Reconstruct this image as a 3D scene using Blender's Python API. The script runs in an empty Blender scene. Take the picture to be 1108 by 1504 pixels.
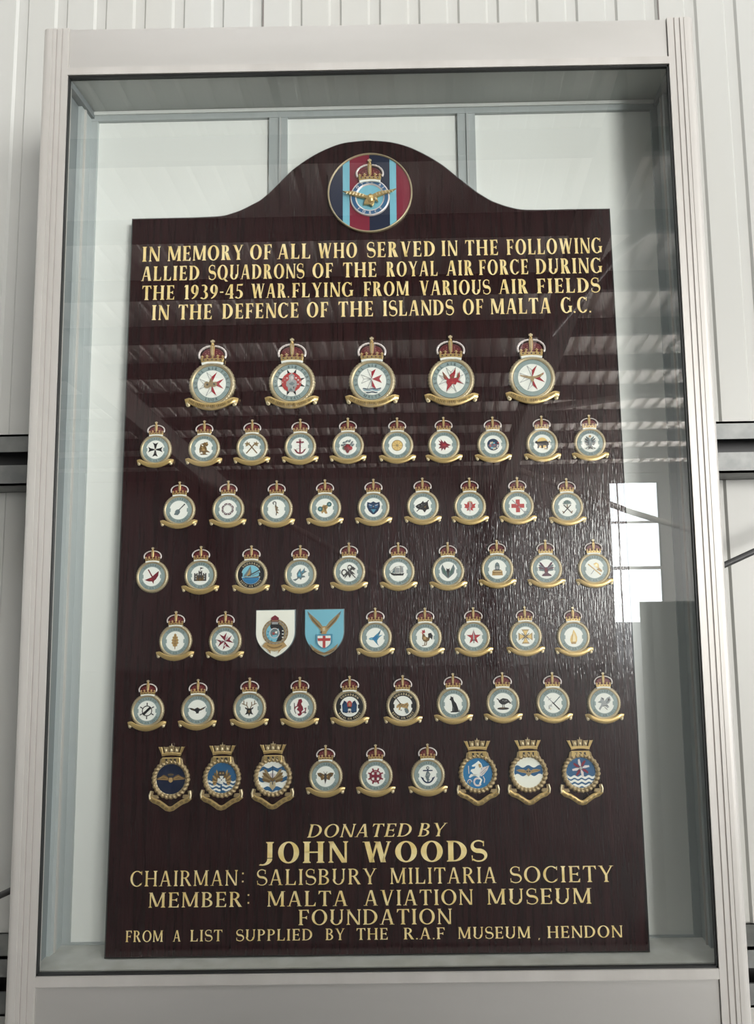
import bpy, math, random
from mathutils import Vector, Matrix

# ------------------------------------------------------------------ camera
C = bpy.context.scene
COL = C.collection
Z0 = 0.9                                   # height of the case's window sill above the floor
cam_data = bpy.data.cameras.new('camera')
cam = bpy.data.objects.new('camera', cam_data)
COL.objects.link(cam)
YAW, PITCH, ROLL = -0.00847, 0.11263, -0.01649
cy, sy, cp, sp, cr, sr = math.cos(YAW), math.sin(YAW), math.cos(PITCH), math.sin(PITCH), math.cos(ROLL), math.sin(ROLL)
fw = Vector((sy * cp, cy * cp, sp))
rt0 = Vector((cy, -sy, 0))
up0 = rt0.cross(fw)
rt = rt0 * cr + up0 * sr
up = up0 * cr - rt0 * sr
mw = Matrix.Identity(4)
for i in range(3):
    mw[i][0], mw[i][1], mw[i][2] = rt[i], up[i], -fw[i]
mw[0][3], mw[1][3], mw[2][3] = 0.5948, -1.1575, 0.5524 + Z0
cam.matrix_world = mw
cam_data.sensor_fit = 'AUTO'
cam_data.sensor_width = 36.0
cam_data.lens = 1100.0 * 36.0 / 1504.0
cam_data.shift_x = -73.05 / 1504.0
cam_data.shift_y = -10.0 / 1504.0
cam_data.clip_start = 0.05
cam_data.clip_end = 200
C.camera = cam

# ------------------------------------------------------------------ light and exposure
world = bpy.data.worlds.new('overcast_sky')
C.world = world
world.use_nodes = True
bg = world.node_tree.nodes['Background']
bg.inputs[0].default_value = (0.93, 0.97, 1.0, 1)
bg.inputs[1].default_value = 12.0
vs = C.view_settings
vs.view_transform = 'Standard'
vs.look = 'None'
vs.exposure = 0.0
vs.gamma = 1.0
vs.use_curve_mapping = False


def lamp_area(name, loc, target, sx, sy_, energy, color=(1, 1, 1), portal=False):
    l = bpy.data.lights.new(name, 'AREA')
    l.shape = 'RECTANGLE'
    l.size, l.size_y = sx, sy_
    l.energy = energy
    l.color = color
    if portal:
        l.cycles.is_portal = True
    o = bpy.data.objects.new(name, l)
    COL.objects.link(o)
    o.location = loc
    o.rotation_euler = (Vector(target) - Vector(loc)).to_track_quat('-Z', 'Y').to_euler()
    return o


HALL_R, HALL_L, FAR = 7.0, -7.0, -13.5     # side openings and far wall of the hangar
# daylight through the open hangar side on the right, and through the roof lights overhead
lamp_area('side_daylight', (HALL_R, -10.2, 2.6), (0.0, -10.2, 2.5), 5.6, 4.0, 3100, (1.0, 0.985, 0.955))
lamp_area('doorway_daylight', (HALL_R, -2.6, 2.0), (0.0, -2.6, 2.0), 2.8, 2.8, 40, (0.93, 0.96, 1.0))
lamp_area('roof_daylight', (0.9, -1.6, 5.0), (0.9, -1.59, 0.0), 5.0, 2.0, 95, (0.96, 0.98, 1.0))


# ------------------------------------------------------------------ materials
def mat(name, color, rough=0.5, metal=0.0, spec=0.5, coat=0.0, coat_rough=0.05):
    m = bpy.data.materials.new(name)
    m.use_nodes = True
    b = m.node_tree.nodes['Principled BSDF']
    b.inputs['Base Color'].default_value = (*color, 1)
    b.inputs['Roughness'].default_value = rough
    b.inputs['Metallic'].default_value = metal
    b.inputs['Specular IOR Level'].default_value = spec
    b.inputs['Coat Weight'].default_value = coat
    b.inputs['Coat Roughness'].default_value = coat_rough
    return m


def noise_color(m, c1, c2, scale, detail=4.0, stretch=(1, 1, 1), lo=0.35, hi=0.65):
    nt = m.node_tree
    b = nt.nodes['Principled BSDF']
    tc = nt.nodes.new('ShaderNodeTexCoord')
    mp = nt.nodes.new('ShaderNodeMapping')
    mp.inputs['Scale'].default_value = stretch
    n = nt.nodes.new('ShaderNodeTexNoise')
    n.inputs['Scale'].default_value = scale
    n.inputs['Detail'].default_value = detail
    r = nt.nodes.new('ShaderNodeValToRGB')
    r.color_ramp.elements[0].position, r.color_ramp.elements[1].position = lo, hi
    r.color_ramp.elements[0].color, r.color_ramp.elements[1].color = (*c1, 1), (*c2, 1)
    nt.links.new(tc.outputs['Object'], mp.inputs[0])
    nt.links.new(mp.outputs[0], n.inputs['Vector'])
    nt.links.new(n.outputs['Fac'], r.inputs[0])
    nt.links.new(r.outputs[0], b.inputs['Base Color'])
    return tc, mp, n, r


def bump(m, scale, stretch, strength, dist, detail=3.0, to='Normal', rough=0.5):
    nt = m.node_tree
    b = nt.nodes['Principled BSDF']
    tc = nt.nodes.new('ShaderNodeTexCoord')
    mp = nt.nodes.new('ShaderNodeMapping')
    mp.inputs['Scale'].default_value = stretch
    n = nt.nodes.new('ShaderNodeTexNoise')
    n.inputs['Scale'].default_value = scale
    n.inputs['Detail'].default_value = detail
    n.inputs['Roughness'].default_value = rough
    bp = nt.nodes.new('ShaderNodeBump')
    bp.inputs['Strength'].default_value = strength
    bp.inputs['Distance'].default_value = dist
    nt.links.new(tc.outputs['Object'], mp.inputs[0])
    nt.links.new(mp.outputs[0], n.inputs['Vector'])
    nt.links.new(n.outputs['Fac'], bp.inputs['Height'])
    nt.links.new(bp.outputs[0], b.inputs[to])
    if to == 'Normal':
        nt.links.new(bp.outputs[0], b.inputs['Coat Normal'])
    return bp


M = {}
M['cladding'] = mat('white_cladding', (0.50, 0.50, 0.48), 0.42)
noise_color(M['cladding'], (0.46, 0.455, 0.422), (0.478, 0.480, 0.456), 1.3, 5, (3, 3, 0.4))
M['seam'] = mat('cladding_joint', (0.16, 0.14, 0.13), 0.6)
M['steel'] = mat('galvanised_steel', (0.30, 0.31, 0.30), 0.45, 0.35)
noise_color(M['steel'], (0.15, 0.155, 0.15), (0.20, 0.205, 0.195), 35, 4)
M['dark_steel'] = mat('dark_steel', (0.05, 0.05, 0.05), 0.5, 0.3)
M['aluminium'] = mat('satin_aluminium', (0.58, 0.56, 0.535), 0.46, 0.3)
noise_color(M['aluminium'], (0.475, 0.455, 0.425), (0.535, 0.515, 0.485), 2.0, 5, (10, 10, 0.8))
M['aluminium_in'] = mat('case_back_aluminium', (0.42, 0.45, 0.45), 0.45, 0.2)
M['fascia'] = mat('case_fascia', (0.70, 0.68, 0.65), 0.44, 0.55)
noise_color(M['fascia'], (0.475, 0.462, 0.435), (0.54, 0.525, 0.50), 2.2, 4, (0.7, 1, 3))
M['groove'] = mat('profile_groove', (0.40, 0.37, 0.35), 0.6)
M['gasket'] = mat('black_gasket', (0.012, 0.013, 0.013), 0.5)
M['white_panel'] = mat('white_back_panel', (0.74, 0.75, 0.72), 0.5)
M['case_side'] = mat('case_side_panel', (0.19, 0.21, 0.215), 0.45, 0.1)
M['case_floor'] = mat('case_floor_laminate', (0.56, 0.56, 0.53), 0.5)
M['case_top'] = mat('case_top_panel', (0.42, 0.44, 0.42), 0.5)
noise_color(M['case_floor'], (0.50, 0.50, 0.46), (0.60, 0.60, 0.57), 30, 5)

# varnished mahogany: a dark red ground with open vertical grain under a gloss coat
w = M['wood'] = mat('varnished_mahogany', (0.02, 0.006, 0.007), 0.34, 0, 0.08, 1.0, 0.06)
noise_color(w, (0.009, 0.0022, 0.0028), (0.026, 0.0055, 0.0070), 6, 6, (26, 1.1, 1), 0.3, 0.72)
bump(w, 9, (52, 5.0, 1), 0.5, 0.0011, 2.0, 'Normal', 0.5)
M['board_edge'] = mat('black_board_edge', (0.006, 0.006, 0.006), 0.35)
M['letter'] = mat('gold_leaf_lettering', (0.80, 0.60, 0.24), 0.38, 0.12)
noise_color(M['letter'], (0.86, 0.64, 0.24), (0.98, 0.80, 0.42), 60, 3)

M['gold'] = mat('badge_gold', (0.66, 0.45, 0.17), 0.30, 0.72)
noise_color(M['gold'], (0.50, 0.32, 0.11), (0.80, 0.60, 0.28), 260, 3)
M['pale_gold'] = mat('badge_pale_gold', (0.74, 0.62, 0.40), 0.32, 0.5)
M['old_gold'] = mat('badge_old_gold', (0.38, 0.27, 0.13), 0.42, 0.45)
noise_color(M['old_gold'], (0.20, 0.14, 0.07), (0.55, 0.41, 0.22), 300, 3)
M['bronze'] = mat('badge_rim_bronze', (0.42, 0.34, 0.21), 0.4, 0.5)
noise_color(M['bronze'], (0.32, 0.26, 0.16), (0.55, 0.45, 0.29), 240, 3)
M['silver'] = mat('badge_silver', (0.74, 0.66, 0.64), 0.35, 0.35)
enam = dict(
    ring=(0.26, 0.325, 0.315), white=(0.82, 0.82, 0.76), black=(0.015, 0.015, 0.018), red=(0.34, 0.022, 0.035),
    darkred=(0.16, 0.015, 0.022), blue=(0.025, 0.105, 0.23), navy=(0.012, 0.03, 0.075), sky=(0.20, 0.50, 0.62),
    brown=(0.16, 0.095, 0.035), tan=(0.42, 0.27, 0.11), green=(0.06, 0.13, 0.10), grey=(0.32, 0.33, 0.33),
    dark=(0.055, 0.05, 0.05), yellow=(0.72, 0.50, 0.18), pink=(0.62, 0.30, 0.28), cream=(0.84, 0.83, 0.74),
    teal=(0.07, 0.25, 0.36), purple=(0.10, 0.035, 0.06), slate=(0.13, 0.17, 0.18), bright=(0.022, 0.17, 0.37),
    lettering=(0.09, 0.12, 0.125), velvet=(0.115, 0.012, 0.016), scrollink=(0.12, 0.075, 0.03), maroon=(0.17, 0.012, 0.03),
    wine=(0.20, 0.014, 0.035), airblue=(0.18, 0.45, 0.56), midnight=(0.008, 0.014, 0.04), rose=(0.42, 0.05, 0.05),
)
for k, c in enam.items():
    M[k] = mat('enamel_' + k, c, 0.32, 0, 0.5, 0.35, 0.08)
M['floor'] = mat('concrete_floor', (0.045, 0.045, 0.043), 0.7)
noise_color(M['floor'], (0.035, 0.035, 0.033), (0.055, 0.055, 0.052), 3, 6)
M['roof'] = mat('roof_sheeting', (0.86, 0.80, 0.75), 0.5)
M['roof_light'] = mat('translucent_roof_light', (0.8, 0.82, 0.8), 0.5)
M['purlin'] = mat('roof_purlin_steel', (0.055, 0.05, 0.048), 0.6)
M['rafter'] = mat('painted_rafter', (0.16, 0.145, 0.135), 0.6)
M['far_wall'] = mat('grey_far_wall', (0.12, 0.115, 0.11), 0.7)
M['shutter'] = mat('grey_shutter', (0.24, 0.25, 0.24), 0.6)

# thin clear glass: Fresnel share reflects, the rest passes with a faint green-grey tint
g = bpy.data.materials.new('case_glass')
g.use_nodes = True
nt = g.node_tree
nt.nodes.clear()
out = nt.nodes.new('ShaderNodeOutputMaterial')
mx = nt.nodes.new('ShaderNodeMixShader')
tr = nt.nodes.new('ShaderNodeBsdfTransparent')
gl = nt.nodes.new('ShaderNodeBsdfGlossy')
tr.inputs[0].default_value = (0.935, 0.955, 0.945, 1)
gl.inputs[0].default_value = (1, 1, 1, 1)
gl.inputs[1].default_value = 0.0
geo = nt.nodes.new('ShaderNodeNewGeometry')
dot = nt.nodes.new('ShaderNodeVectorMath')
dot.operation = 'DOT_PRODUCT'
nt.links.new(geo.outputs['Normal'], dot.inputs[0])
nt.links.new(geo.outputs['Incoming'], dot.inputs[1])


def mathn(op, a, b=None, c=None):
    q = nt.nodes.new('ShaderNodeMath')
    q.operation = op
    for i, x in enumerate((a, b, c)):
        if x is None:
            continue
        if isinstance(x, (int, float)):
            q.inputs[i].default_value = x
        else:
            nt.links.new(x, q.inputs[i])
    return q.outputs[0]


# two-sided Schlick reflectance of a pane (both faces together)
grz = mathn('POWER', mathn('SUBTRACT', 1.0, mathn('ABSOLUTE', dot.outputs['Value'])), 5.0)
nt.links.new(mathn('MULTIPLY_ADD', grz, 0.92, 0.08), mx.inputs[0])
nt.links.new(tr.outputs[0], mx.inputs[1])
nt.links.new(gl.outputs[0], mx.inputs[2])
nt.links.new(mx.outputs[0], out.inputs[0])
M['glass'] = g


# ------------------------------------------------------------------ mesh helpers
class MB:
    """Collects faces of one part and links them as one mesh object."""

    def __init__(self):
        self.v, self.f, self.m, self.s = [], [], [], []
        self.mats = []

    def mi(self, name):
        if name not in self.mats:
            self.mats.append(name)
        return self.mats.index(name)

    def face(self, pts, m, smooth=False):
        b = len(self.v)
        self.v.extend([tuple(p) for p in pts])
        self.f.append(list(range(b, b + len(pts))))
        self.m.append(self.mi(m))
        self.s.append(smooth)

    def grid(self, rows, m, smooth=True, cu=False, cv=False):
        """rows: list of equally long point lists; cu closes the rows, cv closes each row"""
        b = len(self.v)
        nr, nc = len(rows), len(rows[0])
        for r in rows:
            self.v.extend([tuple(p) for p in r])
        k = self.mi(m)
        for i in range(nr if cu else nr - 1):
            for j in range(nc if cv else nc - 1):
                i2, j2 = (i + 1) % nr, (j + 1) % nc
                self.f.append([b + i * nc + j, b + i * nc + j2, b + i2 * nc + j2, b + i2 * nc + j])
                self.m.append(k)
                self.s.append(smooth)

    def box(self, x0, x1, y0, y1, z0, z1, m):
        self.hexa([(x0, y0, z0), (x1, y0, z0), (x1, y1, z0), (x0, y1, z0)],
                  [(x0, y0, z1), (x1, y0, z1), (x1, y1, z1), (x0, y1, z1)], m)

    def hexa(self, lo, hi, m):
        self.loft([lo, hi], m)

    def loft(self, sections, m, caps=True):
        b = len(self.v)
        n = len(sections[0])
        k = self.mi(m)
        for s in sections:
            self.v.extend([tuple(p) for p in s])
        for i in range(len(sections) - 1):
            for j in range(n):
                j2 = (j + 1) % n
                self.f.append([b + i * n + j, b + i * n + j2, b + (i + 1) * n + j2, b + (i + 1) * n + j])
                self.m.append(k)
                self.s.append(False)
        if caps:
            self.f.append([b + j for j in range(n)][::-1])
            self.f.append([b + (len(sections) - 1) * n + j for j in range(n)])
            self.m += [k, k]
            self.s += [False, False]

    def poly(self, pts, z, m):
        a = sum(p[0] * q[1] - q[0] * p[1] for p, q in zip(pts, pts[1:] + pts[:1]))
        if a < 0:
            pts = pts[::-1]
        self.face([(p[0], p[1], z) for p in pts], m)

    def prism(self, pts, z0, z1, m, side=None, bevel=0.0):
        a = sum(p[0] * q[1] - q[0] * p[1] for p, q in zip(pts, pts[1:] + pts[:1]))
        if a < 0:
            pts = pts[::-1]
        n = len(pts)
        b = len(self.v)
        rings = [[(p[0], p[1], z0) for p in pts]]
        if bevel:
            ins = inset(pts, bevel)
            rings.append([(p[0], p[1], z1 - bevel) for p in pts])
            rings.append([(p[0], p[1], z1) for p in ins])
        else:
            rings.append([(p[0], p[1], z1) for p in pts])
        for r in rings:
            self.v.extend(r)
        ks = self.mi(side or m)
        for i in range(len(rings) - 1):
            for j in range(n):
                j2 = (j + 1) % n
                self.f.append([b + i * n + j, b + i * n + j2, b + (i + 1) * n + j2, b + (i + 1) * n + j])
                self.m.append(ks)
                self.s.append(False)
        self.f.append([b + (len(rings) - 1) * n + j for j in range(n)])
        self.m.append(self.mi(m))
        self.s.append(False)
        self.f.append([b + j for j in range(n)][::-1])
        self.m.append(ks)
        self.s.append(False)

    def tube(self, path, r, m, n=8, rads=None):
        P = [Vector(p) for p in path]
        rows = []
        for i, p in enumerate(P):
            t = (P[min(i + 1, len(P) - 1)] - P[max(i - 1, 0)]).normalized()
            a = Vector((0, 0, 1)) if abs(t.z) < 0.9 else Vector((1, 0, 0))
            u = t.cross(a).normalized()
            w_ = t.cross(u)
            rr = rads[i] if rads else r
            rows.append([p + (u * math.cos(2 * math.pi * k / n) + w_ * math.sin(2 * math.pi * k / n)) * rr for k in range(n)])
        self.grid(rows, m, True, False, True)
        self.face(rows[0][::-1], m)
        self.face(rows[-1], m)

    def ball(self, c, r, m, n=8, sx=1.0, sy=1.0, sz=1.0):
        rows = []
        for i in range(n // 2 + 1):
            th = math.pi * i / (n // 2)
            rr = max(math.sin(th), 1e-3)
            rows.append([(c[0] + r * sx * rr * math.cos(2 * math.pi * k / n), c[1] + r * sy * rr * math.sin(2 * math.pi * k / n),
                          c[2] + r * sz * math.cos(th)) for k in range(n)])
        self.grid(rows, m, True, False, True)

    def lathe(self, prof, m, n=40, wob=None):
        rows = []
        for k in range(n):
            a = 2 * math.pi * k / n
            rows.append([((r + (wob(a, i) if wob else 0)) * math.cos(a), (r + (wob(a, i) if wob else 0)) * math.sin(a), z)
                         for i, (r, z) in enumerate(prof)])
        self.grid(rows, m, True, True, False)

    def build(self, name, parent=None, scale=1.0, origin=(0, 0, 0), mesh_only=False):
        me = bpy.data.meshes.new(name)
        ox, oy, oz = origin
        me.from_pydata([((p[0] - ox) * scale, (p[1] - oy) * scale, (p[2] - oz) * scale) for p in self.v], [], self.f)
        for k in self.mats:
            me.materials.append(M[k])
        me.polygons.foreach_set('material_index', self.m)
        me.polygons.foreach_set('use_smooth', self.s)
        me.update()
        if mesh_only:
            return me
        return put(name, me, parent)


def put(name, me, parent=None):
    o = bpy.data.objects.new(name, me)
    COL.objects.link(o)
    if parent is not None:
        o.parent = parent
    return o


def inset(pts, d):
    n = len(pts)
    res = []
    for i in range(n):
        a, b, c = Vector(pts[i - 1][:2]), Vector(pts[i][:2]), Vector(pts[(i + 1) % n][:2])
        e1, e2 = (b - a).normalized(), (c - b).normalized()
        n1, n2 = Vector((-e1.y, e1.x)), Vector((-e2.y, e2.x))
        k = n1 + n2
        if k.length < 1e-6:
            k = n1
        k = k / max(0.35, k.length_squared / 2)
        q = b + k * d
        res.append((q.x, q.y))
    return res


def empty(name, loc, label=None, cat=None, group=None):
    o = bpy.data.objects.new(name, None)
    COL.objects.link(o)
    o.empty_display_size = 0.05
    o.location = loc
    if label:
        o['label'] = label
        o['category'] = cat
    if group:
        o['group'] = group
    return o


def struct(o, label=None, cat=None):
    o['kind'] = 'structure'
    if label:
        o['label'] = label
        o['category'] = cat
    return o


# ------------------------------------------------------------------ the hangar: cladding wall, girts, floor, roof, far wall
def cladding():
    mb = MB()
    y, pitch, dp = 0.30, 0.0833, 0.0045
    x0, x1, zb, zt = -5.0, 7.0, 0.0, 6.3
    prof = []
    x = 0.2529 + 0.0 - pitch * 63
    k = 0
    while x < x1:
        # flat, then a shallow trapezoid groove; a lapped joint every ten pitches
        prof += [(x, y, 0), (x + 0.055, y, 0), (x + 0.0595, y + dp, 0), (x + 0.0788, y + dp, 0), (x + 0.0833, y, 0)]
        x += pitch
    lo = [(p[0], p[1], zb) for p in prof]
    hi = [(p[0], p[1], zt) for p in prof]
    mb.grid([lo, hi], 'cladding', False)
    o = mb.build('wall_back')
    struct(o, 'white ribbed steel cladding wall behind the display case', 'wall')
    # lapped sheet joints: a thin dark edge proud of the cladding
    for xs in (0.2529 - 0.8353, 0.2529, 1.0882):
        mb = MB()
        mb.box(xs - 0.0012, xs + 0.0012, y - 0.0015, y + 0.004, zb, zt, 'seam')
        j = mb.build('trim_%d' % (20 + int(round((xs + 1) * 3))))
        struct(j)


cladding()


def girt(name, zc_l, label):
    """lipped channel bolted along the wall, open side to the room"""
    mb = MB()
    z0, z1, yf, yb = zc_l - 0.048, zc_l + 0.048, 0.205, 0.297
    t = 0.004
    x0, x1 = -5.0, 7.0
    mb.box(x0, x1, yf, yb, z1 - t, z1, 'steel')
    mb.box(x0, x1, yf, yb, z0, z0 + t, 'steel')
    mb.box(x0, x1, yb - t, yb, z0, z1, 'steel')
    mb.box(x0, x1, yf, yf + t, z1 - 0.033, z1, 'steel')
    mb.box(x0, x1, yf, yf + t, z0, z0 + 0.038, 'steel')
    mb.box(x0, x1, yb - 0.02, yb - 0.012, z0 + t, z1 - t, 'dark_steel')  # dark sheet over the web: the channel's inner shade put into colour
    struct(mb.build(name), label, 'girt')


girt('trim_1', 0.8045 + Z0, 'grey lipped steel girt running behind the display case at mid height')
girt('trim_2', -0.112 + Z0, 'grey steel girt at the bottom edge of the picture behind the case')

mb = MB()
xa, za, xb, zb_ = -1.2, -0.40 + Z0, 2.4, 1.138 + Z0
mb.tube([(-0.9, 0.19, 0.0399 + Z0 - (0.73 * 0.428)), (-0.1675, 0.19, 0.0399 + Z0), (1.125, 0.19, 0.5927 + Z0), (2.2, 0.19, 0.5927 + Z0 + 1.075 * 0.428)], 0.0055, 'dark_steel', 10)
o = mb.build('brace_rod')
o['label'] = 'thin dark steel brace rod slanting across the cladding behind the case'
o['category'] = 'rod'

mb = MB()
mb.face([(-16, -30, 0), (20, -30, 0), (20, 1, 0), (-16, 1, 0)], 'floor')
struct(mb.build('floor'), 'grey concrete hangar floor', 'floor')

EAVE, RISE = 3.75, 0.11                    # roof height at the far wall and its slope


def roof_z(y):
    return EAVE + RISE * (y - FAR)


mb = MB()
n = 560
prof = []
x = -16.0
while x < 20:
    prof += [(x, 0.0), (x + 0.11, 0.0), (x + 0.13, 0.035), (x + 0.18, 0.035), (x + 0.2, 0.0)]
    x += 0.2
rows = []
for yy in (FAR, 0.3):
    rows.append([(px_, yy, roof_z(yy) + dz) for px_, dz in prof])
mb.grid(rows, 'roof', False)
struct(mb.build('ceiling'), 'corrugated hangar roof reflected in the glass', 'roof')
k = 3
yy = FAR + 0.5
while yy < -3.2:
    mb = MB()
    z = roof_z(yy)
    mb.box(-16, 20, yy - 0.035, yy + 0.035, z - 0.20, z - 0.01, 'purlin')
    struct(mb.build('trim_%d' % k))
    k += 1
    yy += 1.0
for xr in (-3.4, 1.9, 6.6):                # rafters with their columns at the far wall
    mb = MB()
    mb.loft([[(xr - 0.1, FAR, roof_z(FAR) - 0.62), (xr + 0.1, FAR, roof_z(FAR) - 0.62), (xr + 0.1, FAR, roof_z(FAR) - 0.24), (xr - 0.1, FAR, roof_z(FAR) - 0.24)],
             [(xr - 0.1, -3, roof_z(-3) - 0.62), (xr + 0.1, -3, roof_z(-3) - 0.62), (xr + 0.1, -3, roof_z(-3) - 0.24), (xr - 0.1, -3, roof_z(-3) - 0.24)]], 'rafter')
    mb.box(xr - 0.15, xr + 0.15, FAR + 0.02, FAR + 0.32, 0, roof_z(FAR) - 0.3, 'purlin')
    struct(mb.build('trim_%d' % k))
    k += 1
for pts in ([(1.9, -11.8, 3.6), (4.0, -11.8, 2.75), (6.6, -11.8, 1.9)], [(-3.4, -11.5, 3.4), (-1.5, -11.5, 2.4), (0.0, -11.5, 1.5)],
            [(1.9, -9.0, 3.9), (3.6, -9.0, 4.1), (5.0, -9.0, 4.05)], [(1.6, -5.0, 3.6), (2.2, -5.0, 4.3), (2.6, -5.0, 4.6)]):
    mb = MB()
    mb.tube(pts, 0.05, 'rafter', 8)
    struct(mb.build('trim_%d' % k))
    k += 1

# far wall with a tall bright door opening, crossed by two rails
DX0, DX1, DZ0, DZ1 = 4.08, 5.05, 0.0, 3.5
mb = MB()
mb.box(-16, DX0, FAR - 0.15, FAR, 0, EAVE + 0.1, 'far_wall')
mb.box(DX1, 20, FAR - 0.15, FAR, 0, EAVE + 0.1, 'far_wall')
mb.box(DX0, DX1, FAR - 0.15, FAR, DZ1, EAVE + 0.1, 'far_wall')
struct(mb.build('wall_front'), 'dim far hangar wall reflected in the glass', 'wall')
mb = MB()
mb.box(DX0, DX1, FAR + 0.02, FAR + 0.07, 2.68, 2.72, 'rafter')
mb.box(DX0, DX1, FAR + 0.02, FAR + 0.07, 1.78, 1.84, 'rafter')
mb.box(DX0 + 0.13, DX0 + 0.15, FAR + 0.02, FAR + 0.05, 0, DZ1, 'rafter')
struct(mb.build('door_1'), 'half open hangar door at the far end reflected in the glass', 'door')
mb = MB()
mb.box(HALL_L - 0.15, HALL_L, FAR, 0.3, 0, 7.2, 'shutter')
struct(mb.build('wall_left'), 'light side wall of the hangar on the left', 'wall')
mb = MB()
for ya, yb_, za_, zb2 in ((FAR, -13.1, 0, 7), (-13.1, -7.3, 4.7, 7), (-7.3, -4.1, 0, 7), (-4.1, -1.1, 3.5, 7), (-1.1, 0.3, 0, 7)):
    mb.box(HALL_R, HALL_R + 0.15, ya, yb_, za_, zb2, 'far_wall')
struct(mb.build('wall_right'), 'side wall of the hangar beside its open door', 'wall')
mb = MB()
mb.box(1.56, 2.25, -2.4, -2.2, 0, 1.38, 'shutter')  # grey block mirrored in the glass, added and sized to shade the case foot
struct(mb.build('shade_block'), 'low grey block to the right, added to shade the lower part of the case', 'wall')

# ------------------------------------------------------------------ layout of the board, in metres on its face
LINES = [
    [('IN', 0.0983, 0.1297, 1.1227, 1.1227, 0.0272), ('MEMORY', 0.1427, 0.2744, 1.1227, 1.1225, 0.0273), ('OF', 0.2855, 0.324, 1.1224, 1.1224, 0.0274), ('ALL', 0.3334, 0.3908, 1.1224, 1.1223, 0.0275), ('WHO', 0.4027, 0.4715, 1.1223, 1.1222, 0.0276), ('SERVED', 0.488, 0.6066, 1.1221, 1.1219, 0.0278), ('IN', 0.6166, 0.6449, 1.1219, 1.1219, 0.0279), ('THE', 0.6578, 0.7153, 1.1219, 1.1218, 0.028), ('FOLLOWING', 0.7289, 0.8936, 1.1217, 1.1215, 0.0281)],
    [('ALLIED', 0.0984, 0.1997, 1.0874, 1.0872, 0.0262), ('SQUADRONS', 0.2146, 0.38, 1.0872, 1.0868, 0.0265), ('OF', 0.3938, 0.4301, 1.0867, 1.0866, 0.0267), ('THE', 0.4467, 0.5053, 1.0866, 1.0865, 0.0268), ('ROYAL', 0.521, 0.6101, 1.0864, 1.0862, 0.027), ('AIR', 0.6247, 0.6714, 1.0862, 1.0861, 0.0272), ('FORCE', 0.6803, 0.766, 1.086, 1.0858, 0.0273), ('DURING', 0.7777, 0.8919, 1.0858, 1.0855, 0.0275)],
    [('THE', 0.1009, 0.1576, 1.0528, 1.0526, 0.0258), ('1939-45', 0.1731, 0.2757, 1.0526, 1.0523, 0.0258), ('WAR.', 0.2885, 0.3549, 1.0523, 1.0521, 0.0259), ('FLYING', 0.3588, 0.4642, 1.0521, 1.0518, 0.0259), ('FROM', 0.4817, 0.5597, 1.0518, 1.0516, 0.026), ('VARIOUS', 0.5774, 0.6997, 1.0515, 1.0512, 0.0261), ('AIR', 0.7136, 0.7641, 1.0512, 1.0511, 0.0261), ('FIELDS', 0.7784, 0.8867, 1.051, 1.0507, 0.0262)],
    [('IN', 0.1186, 0.1489, 1.0166, 1.0165, 0.0266), ('THE', 0.1646, 0.223, 1.0165, 1.0163, 0.0267), ('DEFENCE', 0.2394, 0.3716, 1.0163, 1.016, 0.0269), ('OF', 0.3844, 0.4221, 1.0159, 1.0158, 0.0271), ('THE', 0.4388, 0.4991, 1.0158, 1.0157, 0.0272), ('ISLANDS', 0.5146, 0.636, 1.0156, 1.0153, 0.0274), ('OF', 0.6511, 0.6871, 1.0153, 1.0152, 0.0276), ('MALTA', 0.6986, 0.8017, 1.0152, 1.0149, 0.0277), ('G.C.', 0.8179, 0.8699, 1.0149, 1.0148, 0.0279)],
    [('DONATED', 0.3925, 0.5539, 0.1722, 0.1717, 0.0193), ('BY', 0.5641, 0.6066, 0.1716, 0.1715, 0.0195)],
    [('JOHN', 0.3191, 0.4534, 0.1353, 0.1348, 0.0312), ('WOODS', 0.4763, 0.6677, 0.1347, 0.1341, 0.0304)],
    [('CHAIRMAN', 0.1178, 0.2839, 0.1041, 0.1036, 0.0224), (':', 0.2896, 0.2944, 0.1035, 0.1035, 0.0226), ('SALISBURY', 0.3132, 0.4986, 0.1035, 0.1029, 0.0228), ('MILITARIA', 0.5189, 0.6825, 0.1028, 0.1023, 0.0232), ('SOCIETY', 0.7027, 0.8621, 0.1022, 0.1017, 0.0235)],
    [('MEMBER', 0.1474, 0.2918, 0.0732, 0.0727, 0.0217), (':', 0.2991, 0.3033, 0.0727, 0.0727, 0.0218), ('MALTA', 0.3299, 0.454, 0.0726, 0.0721, 0.0219), ('AVIATION', 0.4786, 0.6452, 0.0721, 0.0715, 0.0222), ('MUSEUM', 0.667, 0.8269, 0.0714, 0.0708, 0.0224)],
    [('FOUNDATION', 0.3777, 0.6124, 0.0454, 0.0442, 0.022)],
    [('FROM', 0.1137, 0.172, 0.0244, 0.0242, 0.0161), ('A', 0.1864, 0.1991, 0.0242, 0.0242, 0.0161), ('LIST', 0.2126, 0.2625, 0.0241, 0.024, 0.0162), ('SUPPLIED', 0.283, 0.4003, 0.0239, 0.0236, 0.0163), ('BY', 0.4193, 0.4494, 0.0236, 0.0235, 0.0164), ('THE', 0.4667, 0.5153, 0.0234, 0.0233, 0.0165), ('R.A.F', 0.5383, 0.602, 0.0232, 0.023, 0.0165), ('MUSEUM', 0.6212, 0.7322, 0.023, 0.0227, 0.0167), (',', 0.7426, 0.7467, 0.0226, 0.0226, 0.0167), ('HENDON', 0.7565, 0.871, 0.0226, 0.0223, 0.0168)],
]
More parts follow.
